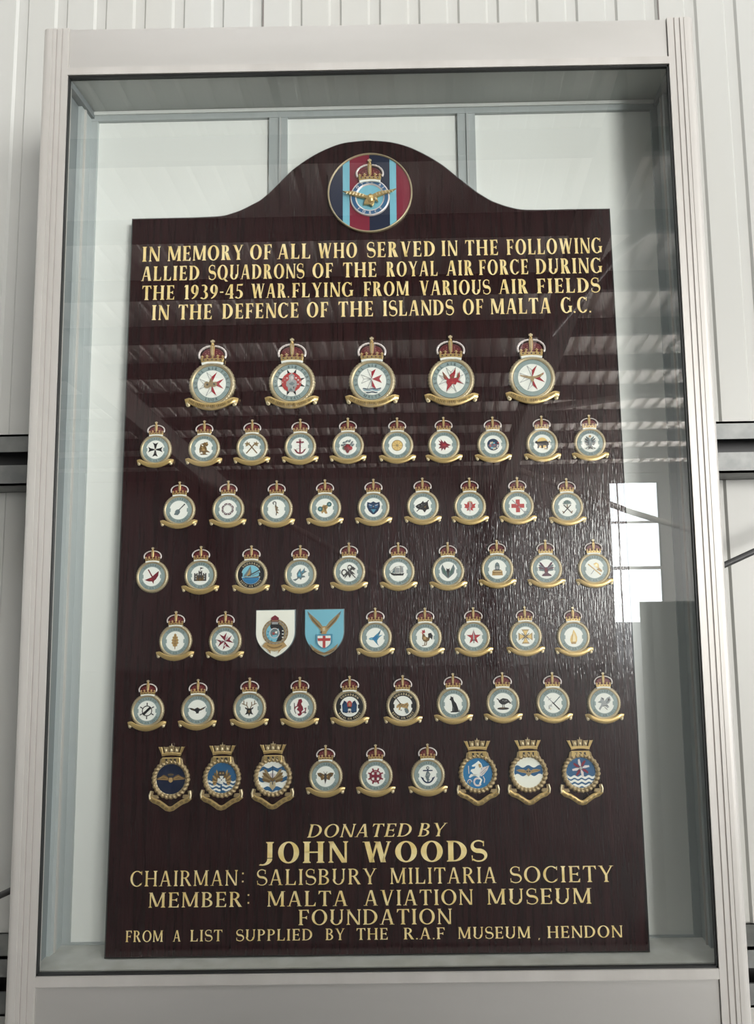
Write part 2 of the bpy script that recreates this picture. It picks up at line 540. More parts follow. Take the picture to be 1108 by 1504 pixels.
OUTLINE = [(0.0769, 1.2042), (0.1841, 1.2044), (0.2317, 1.2058), (0.2518, 1.2105), (0.2684, 1.2165), (0.2861, 1.2256), (0.3038, 1.236), (0.3274, 1.2585), (0.3576, 1.29), (0.388, 1.3126), (0.418, 1.3288), (0.4481, 1.3392), (0.4854, 1.3429), (0.4999, 1.3425), (0.5299, 1.3392), (0.5605, 1.33), (0.5908, 1.3144), (0.6204, 1.2943), (0.6497, 1.2679), (0.6796, 1.2423), (0.694, 1.2318), (0.7092, 1.2224), (0.7384, 1.2111), (0.7678, 1.2057), (0.834, 1.2052), (0.9115, 1.2047), (0.9119, 0.0), (0.0814, 0.0)]
RAF_POS = [
    [(0.2265, 0.8998), (0.3611, 0.9), (0.496, 0.8996), (0.6289, 0.8997), (0.7646, 0.9004)],
    [(0.1348, 0.7894), (0.2155, 0.79), (0.2955, 0.7901), (0.3758, 0.79), (0.4552, 0.7902), (0.5373, 0.7891), (0.6145, 0.7885), (0.6961, 0.7876), (0.7774, 0.7875), (0.8565, 0.7876)],
    [(0.1771, 0.6873), (0.2577, 0.6874), (0.3375, 0.6863), (0.4173, 0.6865), (0.4971, 0.6861), (0.5779, 0.6866), (0.6552, 0.6852), (0.7336, 0.6845), (0.8144, 0.6813)],
    [(0.1363, 0.5791), (0.2152, 0.5798), (0.2976, 0.5795), (0.3774, 0.5786), (0.4566, 0.5815), (0.5369, 0.5804), (0.6173, 0.5795), (0.697, 0.5817), (0.7759, 0.5808), (0.8537, 0.5801)],
    [(0.1775, 0.4753), (0.2575, 0.474), (0.4988, 0.4757), (0.5787, 0.4745), (0.6562, 0.474), (0.7388, 0.4738), (0.8157, 0.4718)],
    [(0.1362, 0.3672), (0.2161, 0.3675), (0.2984, 0.3688), (0.3782, 0.3685), (0.4574, 0.369), (0.5417, 0.3688), (0.6214, 0.3707), (0.6998, 0.371), (0.7788, 0.3699), (0.8592, 0.3683)],
    [(0.4195, 0.2634), (0.4979, 0.2631), (0.5794, 0.263)],
]
NAVAL_POS = [(0.1771, 0.2628), (0.2572, 0.2635), (0.337, 0.2639), (0.6573, 0.2649), (0.7364, 0.2649), (0.818, 0.2637)]
SHIELD_POS = [(0.3389, 0.4849), (0.4175, 0.4847)]
DISC_POS = (0.4944, 1.2402)

# ------------------------------------------------------------------ the display case
case = empty('display_case', (0.5, 0.05, 0), 'tall glazed aluminium display case holding the memorial board against the ribbed wall', 'display case')
CO = (0.5, 0.05, 0.0)
XL0, XL1, XR0, XR1 = 0.0014, -0.0042, 0.9978, 1.0      # inner edges of the posts, sill level and head level
ZT, ZTOP = 1.4155 + Z0, 1.4995 + Z0                    # window head, top of the case
ZSILL = Z0
DEEP = 0.099                                           # inner depth of the showcase
LOWZ = 0.0


def xl(z):
    t = (z - Z0) / 1.418
    return XL0 + (XL1 - XL0) * t


def xr(z):
    t = (z - Z0) / 1.418
    return XR0 + (XR1 - XR0) * t


def post(name, fx, sgn, outer, z0, z1):
    """extruded post with three shallow grooves and a rounded outer corner; sgn -1 = left post"""
    def section(z):
        xi = fx(z)
        w_ = outer
        pts = [(0, 0.014), (0, 0.0), (0.010, 0.0), (0.0105, 0.0018), (0.0118, 0.0018), (0.0123, 0.0), (0.0190, 0.0), (0.0195, 0.0022),
               (0.0212, 0.0022), (0.0217, 0.0), (0.0265, 0.0), (0.027, 0.0010), (0.0278, 0.0010), (0.0283, 0.0)]
        r = 0.011
        for i in range(7):
            a = math.pi / 2 * i / 6
            pts.append((w_ - r + r * math.sin(a), r - r * math.cos(a)))
        pts += [(w_, 0.016), (0.0, 0.016)]
        return [(xi + sgn * p[0], p[1], z) for p in pts]
    mb = MB()
    mb.loft([section(z0), section(z1)], 'aluminium')
    for q in (0.0112, 0.0204):
        lo, hi = fx(z0) + sgn * q, fx(z1) + sgn * q
        d = 0.0008
        mb.face([(lo - d, 0.0016, z0), (lo + d, 0.0016, z0), (hi + d, 0.0016, z1), (hi - d, 0.0016, z1)], 'groove')
    return mb.build(name, case, 1, CO)


post('post', xl, -1, 0.0455, LOWZ, ZTOP + 0.0035)
post('post', xr, 1, 0.0455, LOWZ, ZTOP - 0.002)
# head rail: recessed fascia above a proud lower lip
mb = MB()
mb.hexa([(xl(ZT) + 0.0002, 0.003, ZT + 0.0155), (xr(ZT) - 0.001, 0.003, ZT + 0.012), (xr(ZT) - 0.001, 0.11, ZT + 0.012), (xl(ZT) + 0.0002, 0.11, ZT + 0.0155)],
        [(xl(ZTOP) + 0.0002, 0.003, ZTOP + 0.0025), (xr(ZTOP) - 0.001, 0.003, ZTOP - 0.004), (xr(ZTOP) - 0.001, 0.11, ZTOP - 0.004), (xl(ZTOP) + 0.0002, 0.11, ZTOP + 0.0025)], 'fascia')
rail = mb.build('head_rail', case, 1, CO)
mb = MB()
mb.hexa([(xl(ZT), 0.0, ZT + 0.0025), (xr(ZT), 0.0, ZT - 0.001), (xr(ZT), 0.012, ZT - 0.001), (xl(ZT), 0.012, ZT + 0.0025)],
        [(xl(ZT), 0.0, ZT + 0.0155), (xr(ZT), 0.0, ZT + 0.012), (xr(ZT), 0.012, ZT + 0.012), (xl(ZT), 0.012, ZT + 0.0155)], 'aluminium')
mb.build('glazing_bead', rail, 1, CO)
mb = MB()
mb.box(xl(Z0) + 0.0002, xr(Z0) - 0.0002, 0.0, 0.012, Z0 - 0.014, Z0, 'aluminium')
mb.build('glazing_bead', case, 1, CO)
mb = MB()
mb.box(xl(Z0) + 0.0006, xr(Z0) - 0.0006, 0.0026, 0.02, 0.08, Z0 - 0.0142, 'fascia')
mb.build('front_panel', case, 1, CO)
mb = MB()
mb.box(xl(0) + 0.002, xr(0) - 0.002, 0.012, 0.10, 0.0, 0.08, 'dark_steel')
mb.build('plinth', case, 1, CO)
# black gasket round the pane
mb = MB()
ga = 0.0022
mb.hexa([(xl(Z0), 0.003, Z0), (xl(Z0) + ga, 0.003, Z0), (xl(Z0) + ga, 0.009, Z0), (xl(Z0), 0.009, Z0)],
        [(xl(ZT), 0.003, ZT), (xl(ZT) + ga, 0.003, ZT), (xl(ZT) + ga, 0.009, ZT), (xl(ZT), 0.009, ZT)], 'gasket')
mb.hexa([(xr(Z0) - ga - 0.0008, 0.003, Z0), (xr(Z0), 0.003, Z0), (xr(Z0), 0.013, Z0), (xr(Z0) - ga - 0.0008, 0.009, Z0)],
        [(xr(ZT) - ga - 0.0008, 0.003, ZT), (xr(ZT), 0.003, ZT), (xr(ZT), 0.009, ZT), (xr(ZT) - ga - 0.0008, 0.009, ZT)], 'gasket')
mb.hexa([(xl(ZT), 0.003, ZT - 0.0008), (xr(ZT), 0.003, ZT - 0.0042), (xr(ZT), 0.009, ZT - 0.0042), (xl(ZT), 0.009, ZT - 0.0008)],
        [(xl(ZT), 0.003, ZT + 0.0025), (xr(ZT), 0.003, ZT - 0.001), (xr(ZT), 0.009, ZT - 0.001), (xl(ZT), 0.009, ZT + 0.0025)], 'gasket')
mb.box(xl(Z0), xr(Z0), 0.003, 0.009, Z0, Z0 + 0.0030, 'gasket')
mb.build('gasket', case, 1, CO)
mb = MB()
mb.face([(xl(Z0) + 0.001, 0.007, Z0 + 0.001), (xr(Z0) - 0.001, 0.007, Z0 + 0.001), (xr(ZT) - 0.001, 0.007, ZT - 0.001), (xl(ZT) + 0.001, 0.007, ZT - 0.001)], 'glass')
pane = mb.build('glass_pane', case, 1, CO)
pane['label'] = 'clear glass pane mirroring the hangar roof'

# inside: floor, ceiling, side panels
IX0, IX1 = -0.0135, 1.0135
mb = MB()
mb.box(IX0 - 0.02, IX1 + 0.02, 0.0165, 0.11, Z0 - 0.012, Z0 + 0.0014, 'case_floor')
mb.build('base_panel', case, 1, CO)
mb = MB()
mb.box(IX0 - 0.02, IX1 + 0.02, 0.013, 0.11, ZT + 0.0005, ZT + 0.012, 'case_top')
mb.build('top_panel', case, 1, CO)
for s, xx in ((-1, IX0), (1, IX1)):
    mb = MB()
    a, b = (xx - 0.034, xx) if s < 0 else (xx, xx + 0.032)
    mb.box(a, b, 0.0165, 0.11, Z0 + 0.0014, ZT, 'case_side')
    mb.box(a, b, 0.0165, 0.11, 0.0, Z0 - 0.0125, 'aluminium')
    # corner upright in front of the back wall, with a raised bead
    c = xx - s * 0.006
    mb.box(min(xx, c), max(xx, c), 0.060, DEEP, Z0 + 0.0014, ZT, 'aluminium_in')
    mb.box(min(xx, xx - s * 0.0085), max(xx, xx - s * 0.0085), 0.070, 0.0745, Z0 + 0.0014, ZT, 'aluminium')
    # angle cleat under the top panel
    mb.box(min(xx, xx - s * 0.012), max(xx, xx - s * 0.012), 0.014, DEEP, ZT - 0.012, ZT, 'case_side')
    mb.build('side_panel', case, 1, CO)
# back wall: three white panels in an aluminium frame
mb = MB()
zf = ZT - 0.0165
mb.box(IX0, IX1, DEEP - 0.003, DEEP + 0.018, zf, ZT, 'aluminium_in')
mb.box(IX0, IX1, DEEP - 0.006, DEEP + 0.0, ZT - 0.006, ZT, 'white_panel')
mb.box(IX0, IX1, DEEP - 0.003, DEEP + 0.018, Z0 + 0.0014, Z0 + 0.003, 'aluminium_in')
for a, b in ((IX0, 0.004), (0.3128, 0.3455), (0.6502, 0.6820), (0.996, IX1)):
    mb.box(a, b, DEEP - 0.002, DEEP + 0.018, Z0 + 0.003, zf, 'aluminium_in')
for c in (0.332, 0.667):
    mb.box(c - 0.0012, c + 0.0012, DEEP - 0.0045, DEEP - 0.002, Z0 + 0.003, zf, 'aluminium_in')
    mb.box(c + 0.0012, c + 0.0022, DEEP - 0.0022, DEEP - 0.0018, Z0 + 0.003, zf, 'groove')
mb.build('back_frame', case, 1, CO)
for a, b in ((0.004, 0.3128), (0.3455, 0.6502), (0.6820, 0.996)):
    mb = MB()
    mb.box(a, b, DEEP + 0.004, DEEP + 0.012, Z0 + 0.003, zf, 'white_panel')
    mb.build('back_panel', case, 1, CO)
mb = MB()
mb.box(IX0 - 0.02, IX1 + 0.02, 0.11, 0.125, 0.0, ZTOP - 0.01, 'aluminium_in')
mb.build('rear_sheet', case, 1, CO)

# ------------------------------------------------------------------ the memorial board
LEAN = 0.0275
BO = Vector((0.0, 0.0465, Z0 + 0.0022))
BROT = (math.pi / 2 - LEAN, 0, 0)
BU, BV, BN = Vector((1, 0, 0)), Vector((0, math.sin(LEAN), math.cos(LEAN))), Vector((0, -math.cos(LEAN), math.sin(LEAN)))


def bpt(u, v, n=0.0):
    return BO + BU * u + BV * v + BN * n


THK = 0.010
board = empty('memorial_board', BO, 'dark varnished wooden memorial board with an arched top and gold lettering', 'memorial board')
board.rotation_euler = BROT


def smooth_outline(pts):
    """Catmull-Rom through the ogee part; straight sides stay straight"""
    res = []
    n = len(pts)
    curve = pts[1:25]
    for i in range(len(curve) - 1):
        p0 = curve[max(i - 1, 0)]
        p1, p2 = curve[i], curve[i + 1]
        p3 = curve[min(i + 2, len(curve) - 1)]
        for k in range(4):
            t = k / 4
            q = [0.5 * (2 * p1[d] + (p2[d] - p0[d]) * t + (2 * p0[d] - 5 * p1[d] + 4 * p2[d] - p3[d]) * t * t
                        + (3 * p1[d] - p0[d] - 3 * p2[d] + p3[d]) * t ** 3) for d in (0, 1)]
            res.append(tuple(q))
    return [pts[0]] + res + [pts[24], pts[25], pts[26], pts[27]]


ol = smooth_outline(OUTLINE)
mb = MB()
mb.prism(ol, -THK, 0.0, 'wood', 'board_edge', 0.0028)
mb.build('panel', board)


# ------------------------------------------------------------------ sign-writer's roman capitals
def ellipse_band(cx, cy, rx, ry, th, tv, a0, a1, n=14):
    """crescent stroke: outer ellipse minus an inner one, th thick at the sides, tv at top and bottom"""
    quads = []
    for i in range(n):
        b0, b1 = math.radians(a0 + (a1 - a0) * i / n), math.radians(a0 + (a1 - a0) * (i + 1) / n)
        o = [(cx + rx * math.cos(b), cy + ry * math.sin(b)) for b in (b0, b1)]
        q = [(cx + (rx - th) * math.cos(b), cy + (ry - tv) * math.sin(b)) for b in (b1, b0)]
        quads.append(o + q)
    return quads


def glyph(ch, T, N):
    """polygons of one capital (cap height 1) and its width; T thick stroke, N thin stroke"""
    S = 0.055

    def stem(x, w_=None, y0=0.0, y1=1.0, sb=True, st=True):
        w_ = T if w_ is None else w_
        p = []
        if sb:
            p += [(x - S, y0), (x + w_ + S, y0), (x + w_ + S, y0 + 0.025), (x + w_, y0 + 0.085)]
        else:
            p += [(x, y0), (x + w_, y0)]
        if st:
            p += [(x + w_, y1 - 0.085), (x + w_ + S, y1 - 0.025), (x + w_ + S, y1), (x - S, y1), (x - S, y1 - 0.025), (x, y1 - 0.085)]
        else:
            p += [(x + w_, y1), (x, y1)]
        if sb:
            p += [(x, y0 + 0.085), (x - S, y0 + 0.025)]
        return [p]

    def diag(xa, ya, xb, yb, w_):
        return [[(xa, ya), (xa + w_, ya), (xb + w_, yb), (xb, yb)]]

    def bar(xa, xb, y, up=0, down=0):
        p = [(xa, y), (xb, y), (xb, y + N), (xa, y + N)]
        r = [p]
        if up:
            r.append([(xb, y + N), (xb - 0.1, y + N), (xb - 0.012, y + N + up), (xb + 0.012, y + N + up)])
        if down:
            r.append([(xb, y), (xb + 0.012, y - down), (xb - 0.012, y - down), (xb - 0.1, y)])
        return r

    def foot(x, y, w_=0.17):
        return [[(x - w_ / 2, y), (x + w_ / 2, y), (x + w_ / 2, y + 0.03), (x - w_ / 2, y + 0.03)]]
    if ch == 'I':
        return stem(0.06), T + 0.12
    if ch == 'L':
        return stem(0.06) + bar(0.06, 0.56, 0.0, up=0.2), 0.58
    if ch == 'E':
        return stem(0.06) + bar(0.06, 0.55, 0.0, up=0.17) + bar(0.06, 0.46, 0.5 - N / 2, up=0.08, down=0.08) + bar(0.06, 0.53, 1 - N, down=0.17), 0.58
    if ch == 'F':
        return stem(0.06) + bar(0.06, 0.44, 0.48 - N / 2, up=0.08, down=0.08) + bar(0.06, 0.53, 1 - N, down=0.18), 0.55
    if ch == 'T':
        return stem(0.31 - T / 2, st=False) + bar(0.31, 0.62, 1 - N, down=0.17) + [[(0.0, 1 - N), (0.31, 1 - N), (0.31, 1), (0.0, 1)],
               [(0, 1 - N), (0.1, 1 - N), (0.012, 1 - N - 0.17), (-0.012, 1 - N - 0.17)]], 0.62
    if ch == 'H':
        return stem(0.06) + stem(0.58) + bar(0.1, 0.62, 0.5 - N / 2), 0.64 + T
    if ch == 'N':
        return stem(0.06, N * 1.3) + stem(0.62, N * 1.3, sb=False) + diag(0.0, 1.0, 0.62 - T + N * 1.3, 0.0, T), 0.72
    if ch == 'M':
        return (stem(0.05, N * 1.2, st=False) + diag(0.05, 1.0, 0.36, 0.06, T) + diag(0.72, 1.0, 0.36 + T * .45, 0.06, N * 1.2)
                + stem(0.70, T, st=False) + [[(0.0, 0.97), (0.2, 0.97), (0.2, 1), (0.0, 1)], [(0.68, 0.97), (0.9, 0.97), (0.9, 1), (0.68, 1)]]), 0.9
    if ch == 'A':
        return diag(0.05, 0.0, 0.30, 1.0, N * 1.2) + diag(0.60 - T / 2, 0.0, 0.30, 1.0, T) + bar(0.13, 0.6, 0.30) + foot(0.07, 0, 0.2) + foot(0.60, 0, 0.24), 0.72
    if ch == 'V':
        return diag(0.08, 1.0, 0.30, 0.0, T) + diag(0.60, 1.0, 0.33, 0.0, N * 1.2) + foot(0.12, 0.97, 0.24) + foot(0.62, 0.97, 0.2), 0.72
    if ch == 'W':
        return (diag(0.06, 1.0, 0.25, 0.0, T) + diag(0.5, 1.0, 0.28, 0.0, N * 1.2) + diag(0.46, 1.0, 0.66, 0.0, T) + diag(0.93, 1.0, 0.69, 0.0, N * 1.2)
                + foot(0.1, 0.97, 0.2) + foot(0.52, 0.97, 0.2) + foot(0.95, 0.97, 0.18)), 1.05
    if ch == 'Y':
        return diag(0.04, 1.0, 0.30, 0.42, T) + diag(0.60, 1.0, 0.34, 0.42, N * 1.2) + stem(0.30, T, 0, 0.46, True, False) + foot(0.09, 0.97, 0.22) + foot(0.62, 0.97, 0.2), 0.72
    if ch == 'O' or ch == '0':
        k = 0.40 if ch == 'O' else 0.3
        return ellipse_band(k, 0.5, k, 0.515, T * 1.08, N, 0, 360, 28), 2 * k
    if ch == 'Q':
        return ellipse_band(0.40, 0.5, 0.40, 0.515, T * 1.08, N, 0, 360, 28) + [[(0.42, 0.08), (0.52, 0.14), (0.84, -0.13), (0.66, -0.15)]], 0.82
    if ch == 'C':
        return ellipse_band(0.40, 0.5, 0.40, 0.515, T * 1.08, N, 48, 318, 24) + [[(0.64, 0.76), (0.69, 0.76), (0.69, 0.99), (0.66, 0.99)],
               [(0.62, 0.14), (0.70, 0.26), (0.71, 0.25), (0.64, 0.1)]], 0.72
    if ch == 'G':
        return (ellipse_band(0.40, 0.5, 0.40, 0.515, T * 1.08, N, 48, 312, 24) + stem(0.60, T * 0.9, 0.06, 0.45, False, True)
                + [[(0.64, 0.76), (0.69, 0.76), (0.69, 0.99), (0.66, 0.99)]]), 0.78
    if ch == 'D':
        return stem(0.06) + ellipse_band(0.26, 0.5, 0.48, 0.5, T * 1.08, N, -90, 90, 18) + bar(0.1, 0.27, 0) + bar(0.1, 0.27, 1 - N), 0.76
    if ch == 'B':
        return (stem(0.06) + ellipse_band(0.27, 0.755, 0.27, 0.245, T, N, -90, 90, 12) + ellipse_band(0.27, 0.265, 0.32, 0.265, T, N, -90, 90, 12)
                + bar(0.1, 0.28, 0) + bar(0.1, 0.28, 1 - N) + bar(0.1, 0.28, 0.51)), 0.62
    if ch == 'P':
        return stem(0.06) + ellipse_band(0.27, 0.735, 0.29, 0.265, T, N, -90, 90, 12) + bar(0.1, 0.28, 0.47) + bar(0.1, 0.28, 1 - N), 0.58
    if ch == 'R':
        return (stem(0.06) + ellipse_band(0.26, 0.745, 0.28, 0.255, T, N, -90, 90, 12) + bar(0.1, 0.28, 0.49) + bar(0.1, 0.28, 1 - N)
                + [[(0.26, 0.5), (0.26 + T * 1.1, 0.5), (0.66, 0.03), (0.70, 0.0), (0.70 - T * 1.5, 0.0)]]), 0.68
    if ch == 'U':
        return (stem(0.06, T, 0.33, 1, False, True) + stem(0.58, N * 1.3, 0.33, 1, False, True)
                + ellipse_band(0.335, 0.34, 0.275 + N * .6, 0.355, T, N, 180, 360, 16)), 0.72
    if ch == 'S':
        q = []
        cs = []
        for i in range(31):
            t = i / 30
            if t < 0.5:
                a = math.radians(35 + 235 * (t / 0.5))
                cs.append((0.27 + 0.23 * math.cos(a), 0.745 + 0.245 * math.sin(a), a))
            else:
                a = math.radians(90 - 235 * ((t - 0.5) / 0.5))
                cs.append((0.27 + 0.26 * math.cos(a), 0.255 + 0.25 * math.sin(a), a))
        for i in range(30):
            def off(j):
                x, y, a = cs[j]
                t = j / 30
                k = N + (T * 1.15 - N) * math.exp(-((t - 0.5) / 0.17) ** 2)
                x2, y2, _ = cs[min(j + 1, 30)]
                x1, y1, _ = cs[max(j - 1, 0)]
                dx, dy = x2 - x1, y2 - y1
                l = math.hypot(dx, dy) or 1
                return (x - dy / l * k / 2, y + dx / l * k / 2), (x + dy / l * k / 2, y - dx / l * k / 2)
            a1, b1 = off(i)
            a2, b2 = off(i + 1)
            q.append([a1, a2, b2, b1])
        q += [[(0.43, 0.72), (0.47, 0.72), (0.47, 0.98), (0.45, 0.98)], [(0.03, 0.02), (0.05, 0.02), (0.05, 0.28), (0.01, 0.28)]]
        return q, 0.54
    if ch == 'J':
        return stem(0.24, T, 0.25, 1, False, True) + ellipse_band(0.05, 0.22, 0.19 + T, 0.33, T, N, -110, 0, 12), 0.24 + T + 0.08
    if ch == 'K':
        return stem(0.06) + diag(0.56, 1.0, 0.18, 0.45, N * 1.2) + [[(0.25, 0.55), (0.3, 0.66), (0.68, 0.0), (0.5, 0.0)]] + foot(0.6, 0.97, 0.2), 0.7
    if ch == '1':
        return stem(0.1, T, sb=True, st=False) + [[(0.0, 0.84), (0.1, 0.88), (0.1, 1), (0.08, 1)]], 0.34
    if ch == '9':
        return ellipse_band(0.27, 0.68, 0.27, 0.33, T, N, 0, 360, 20) + ellipse_band(0.0, 0.68, 0.54, 0.68, T, N, -80, 0, 12), 0.56
    if ch == '6':
        return ellipse_band(0.27, 0.32, 0.27, 0.33, T, N, 0, 360, 20) + ellipse_band(0.54, 0.32, 0.54, 0.68, T, N, 100, 180, 12), 0.56
    if ch == '8':
        return ellipse_band(0.26, 0.75, 0.22, 0.25, T, N, 0, 360, 18) + ellipse_band(0.26, 0.26, 0.26, 0.27, T, N, 0, 360, 18), 0.54
    if ch == '3':
        return ellipse_band(0.2, 0.75, 0.26, 0.26, T, N, -90, 130, 14) + ellipse_band(0.2, 0.27, 0.31, 0.28, T, N, -140, 90, 16), 0.52
    if ch == '5':
        return ellipse_band(0.18, 0.3, 0.32, 0.31, T, N, -140, 110, 16) + [[(0.06, 0.52), (0.12, 0.52), (0.15, 1), (0.09, 1)], [(0.09, 0.9), (0.46, 0.9), (0.5, 1.02), (0.09, 1)]], 0.52
    if ch == '4':
        return stem(0.34, T, 0, 1, True, False) + [[(0.0, 0.27), (0.58, 0.27), (0.58, 0.27 + N * 1.2), (0.0, 0.27 + N * 1.2)], [(0.0, 0.27), (0.06, 0.27), (0.4, 1.0), (0.34, 1.0)]], 0.6
    if ch == '2':
        return ellipse_band(0.24, 0.73, 0.26, 0.28, T, N, -20, 160, 14) + [[(0.0, 0.0), (0.2, 0.0), (0.48, 0.62), (0.34, 0.62)], [(0.0, 0.0), (0.5, 0.0), (0.53, 0.16), (0.0, 0.1)]], 0.53
    if ch == '7':
        return [[(0.0, 0.88), (0.52, 0.88), (0.52, 1.0), (0.0, 1.0)], [(0.40, 0.9), (0.52, 0.95), (0.26, 0.0), (0.1, 0.0)]], 0.54
    if ch == '-':
        return [[(0.0, 0.42), (0.24, 0.42), (0.24, 0.5), (0.0, 0.5)]], 0.24
    if ch == '.':
        return [[(0.0, 0.0), (0.11, 0.0), (0.11, 0.1), (0.0, 0.1)]], 0.11
    if ch == ',':
        return [[(0.0, 0.0), (0.11, 0.0), (0.11, 0.1), (0.0, 0.1)], [(0.06, 0.0), (0.11, 0.0), (0.0, -0.14)]], 0.11
    if ch == ':':
        return [[(0, 0.1), (0.11, 0.1), (0.11, 0.2), (0, 0.2)], [(0, 0.62), (0.11, 0.62), (0.11, 0.72), (0, 0.72)]], 0.11
    return [], 0.3


def set_word(mb, text, u0, u1, v0, v1, cap, T, N, m, gap=0.13, slant=0.0, z=0.0003, taper=0.0):
    x, items = 0.0, []
    for i, ch in enumerate(text):
        polys, w_ = glyph(ch, T, N)
        items.append((polys, x))
        x += w_ + gap
    total = x - gap
    kx = (u1 - u0) / total
    for polys, ox in items:
        for q in polys:
            pts = []
            for (a, b) in q:
                t = (a + ox) / total
                pts.append((u0 + (a + ox) * kx + slant * b * cap - slant * 0.5 * cap, v0 + (v1 - v0) * t + b * cap))
            mb.poly(pts, z, m)


STYLE = [(0.185, 0.06)] * 4 + [(0.13, 0.055), (0.19, 0.065), (0.12, 0.055), (0.13, 0.055), (0.13, 0.055), (0.135, 0.06)]
mb = MB()
for li, (row, (T, N)) in enumerate(zip(LINES, STYLE)):
    for (text, u0, u1, v0, v1, cap) in row:
        if text in ':,':
            mid, hw = (u0 + u1) / 2, 0.0012
            if text == ':':
                for q in (0.2, 0.72):
                    mb.poly([(mid - hw, v0 + cap * q), (mid + hw, v0 + cap * q), (mid + hw, v0 + cap * q + 2 * hw), (mid - hw, v0 + cap * q + 2 * hw)], 0.0003, 'letter')
            else:
                mb.poly([(mid - hw, v0), (mid + hw, v0), (mid - hw * 0.4, v0 - 0.0028), (mid - hw, v0 - 0.0028)], 0.0003, 'letter')
            continue
        sl = 0.26 if text in ('DONATED', 'BY') and row[0][0] == 'DONATED' else 0.0
        set_word(mb, text, u0 + 0.0005, u1 - 0.0005, v0, v1, cap, T, N, 'letter', 0.14, sl)
    if li == 3:
        mb.build('lettering', board)['label'] = 'four lines of gold painted capitals at the top'
        mb = MB()
mb.build('lettering', board)['label'] = 'six lines of gold painted capitals at the foot'

# ------------------------------------------------------------------ drawing tools for the enamel devices (unit = radius of the field)
class Art:
    def __init__(self, z0=0.0, dz=0.006):
        self.mb, self.z, self.dz = MB(), z0, dz

    def up(self):
        self.z += self.dz

    def p(self, c, *xy):
        self.up()
        self.mb.poly([(xy[i], xy[i + 1]) for i in range(0, len(xy), 2)], self.z, c)
        return self

    def m(self, c, *xy):                    # polygon and its mirror image
        self.p(c, *xy)
        self.p(c, *[(-v if i % 2 == 0 else v) for i, v in enumerate(xy)])
        return self

    def e(self, c, cx, cy, rx, ry=None, rot=0, n=18):
        ry = rx if ry is None else ry
        a = math.radians(rot)
        pts = []
        for i in range(n):
            t = 2 * math.pi * i / n
            x, y = rx * math.cos(t), ry * math.sin(t)
            pts += [cx + x * math.cos(a) - y * math.sin(a), cy + x * math.sin(a) + y * math.cos(a)]
        return self.p(c, *pts)

    def l(self, c, w_, *xy):                # stroke along a polyline
        self.up()
        P = [Vector((xy[i], xy[i + 1])) for i in range(0, len(xy), 2)]
        L, Rr = [], []
        for i, q in enumerate(P):
            t = (P[min(i + 1, len(P) - 1)] - P[max(i - 1, 0)]).normalized()
            nn = Vector((-t.y, t.x)) * w_ / 2
            L.append(q + nn)
            Rr.append(q - nn)
        for i in range(len(P) - 1):
            self.mb.poly([tuple(L[i]), tuple(L[i + 1]), tuple(Rr[i + 1]), tuple(Rr[i])], self.z, c)
        return self

    def arc(self, c, w_, cx, cy, rx, ry, a0, a1, n=16):
        xy = []
        for i in range(n + 1):
            a = math.radians(a0 + (a1 - a0) * i / n)
            xy += [cx + rx * math.cos(a), cy + ry * math.sin(a)]
        return self.l(c, w_, *xy)

    def ring(self, c, cx, cy, r, w_):
        return self.arc(c, w_, cx, cy, r, r, 0, 360, 24)

    def star(self, c, n, R, r, rot=90, cx=0, cy=0):
        xy = []
        for i in range(2 * n):
            a = math.radians(rot + 180 * i / n)
            q = R if i % 2 == 0 else r
            xy += [cx + q * math.cos(a), cy + q * math.sin(a)]
        return self.p(c, *xy)

    def cross8(self, c_l, c_r, R=0.86, w_=0.42, notch=0.6, rot=0, cx=0, cy=0, outline=None):
        """eight-pointed cross; each arm split so the two halves may differ"""
        for k in range(4):
            a = math.radians(90 * k + rot)
            ca, sa = math.cos(a), math.sin(a)
            for s in (1, -1):
                pts = [(0.02, 0), (R, s * w_), (R * notch + 0.1, 0)]
                xs = [(cx + x * ca - y * sa, cy + x * sa + y * ca) for x, y in pts]
                mx_ = sum(q[0] for q in xs) / 3 - cx
                col = c_r if mx_ > 0.01 else c_l
                if outline and col == c_l:
                    self.l(outline, 0.045, *[v for q in xs + xs[:1] for v in q])
                else:
                    self.p(col, *[v for q in xs for v in q])
        return self

    def waves(self, c, y, th, amp, n, R=1.0, ph=0.0, x0=None, x1=None, k=36):
        self.up()
        xa = -R if x0 is None else x0
        xb = R if x1 is None else x1
        pts_t, pts_b = [], []
        for i in range(k + 1):
            x = xa + (xb - xa) * i / k
            lim = math.sqrt(max(R * R - x * x, 0))
            yw = y + amp * math.sin(math.pi * n * x / R + ph)
            pts_t.append((x, max(-lim, min(lim, yw + th / 2))))
            pts_b.append((x, max(-lim, min(lim, yw - th / 2))))
        for i in range(k):
            q = [pts_b[i], pts_b[i + 1], pts_t[i + 1], pts_t[i]]
            if max(abs(q[0][1] - q[3][1]), abs(q[1][1] - q[2][1])) > 1e-4:
                self.mb.poly(q, self.z, c)
        return self

    def band(self, c, xa, xb, R=1.0, y_top=None, k=12):
        self.up()
        for i in range(k):
            a, b = xa + (xb - xa) * i / k, xa + (xb - xa) * (i + 1) / k
            la, lb = math.sqrt(max(R * R - a * a, 0)), math.sqrt(max(R * R - b * b, 0))
            ta, tb = (la, lb) if y_top is None else (min(la, y_top), min(lb, y_top))
            self.mb.poly([(a, -la), (b, -lb), (b, tb), (a, ta)], self.z, c)
        return self

    def text(self, c, s, cx, cy, w_, h):
        self.up()
        set_word(self.mb, s, cx - w_ / 2, cx + w_ / 2, cy - h / 2, cy - h / 2, h, 0.25, 0.17, c, 0.3, 0, self.z)
        return self


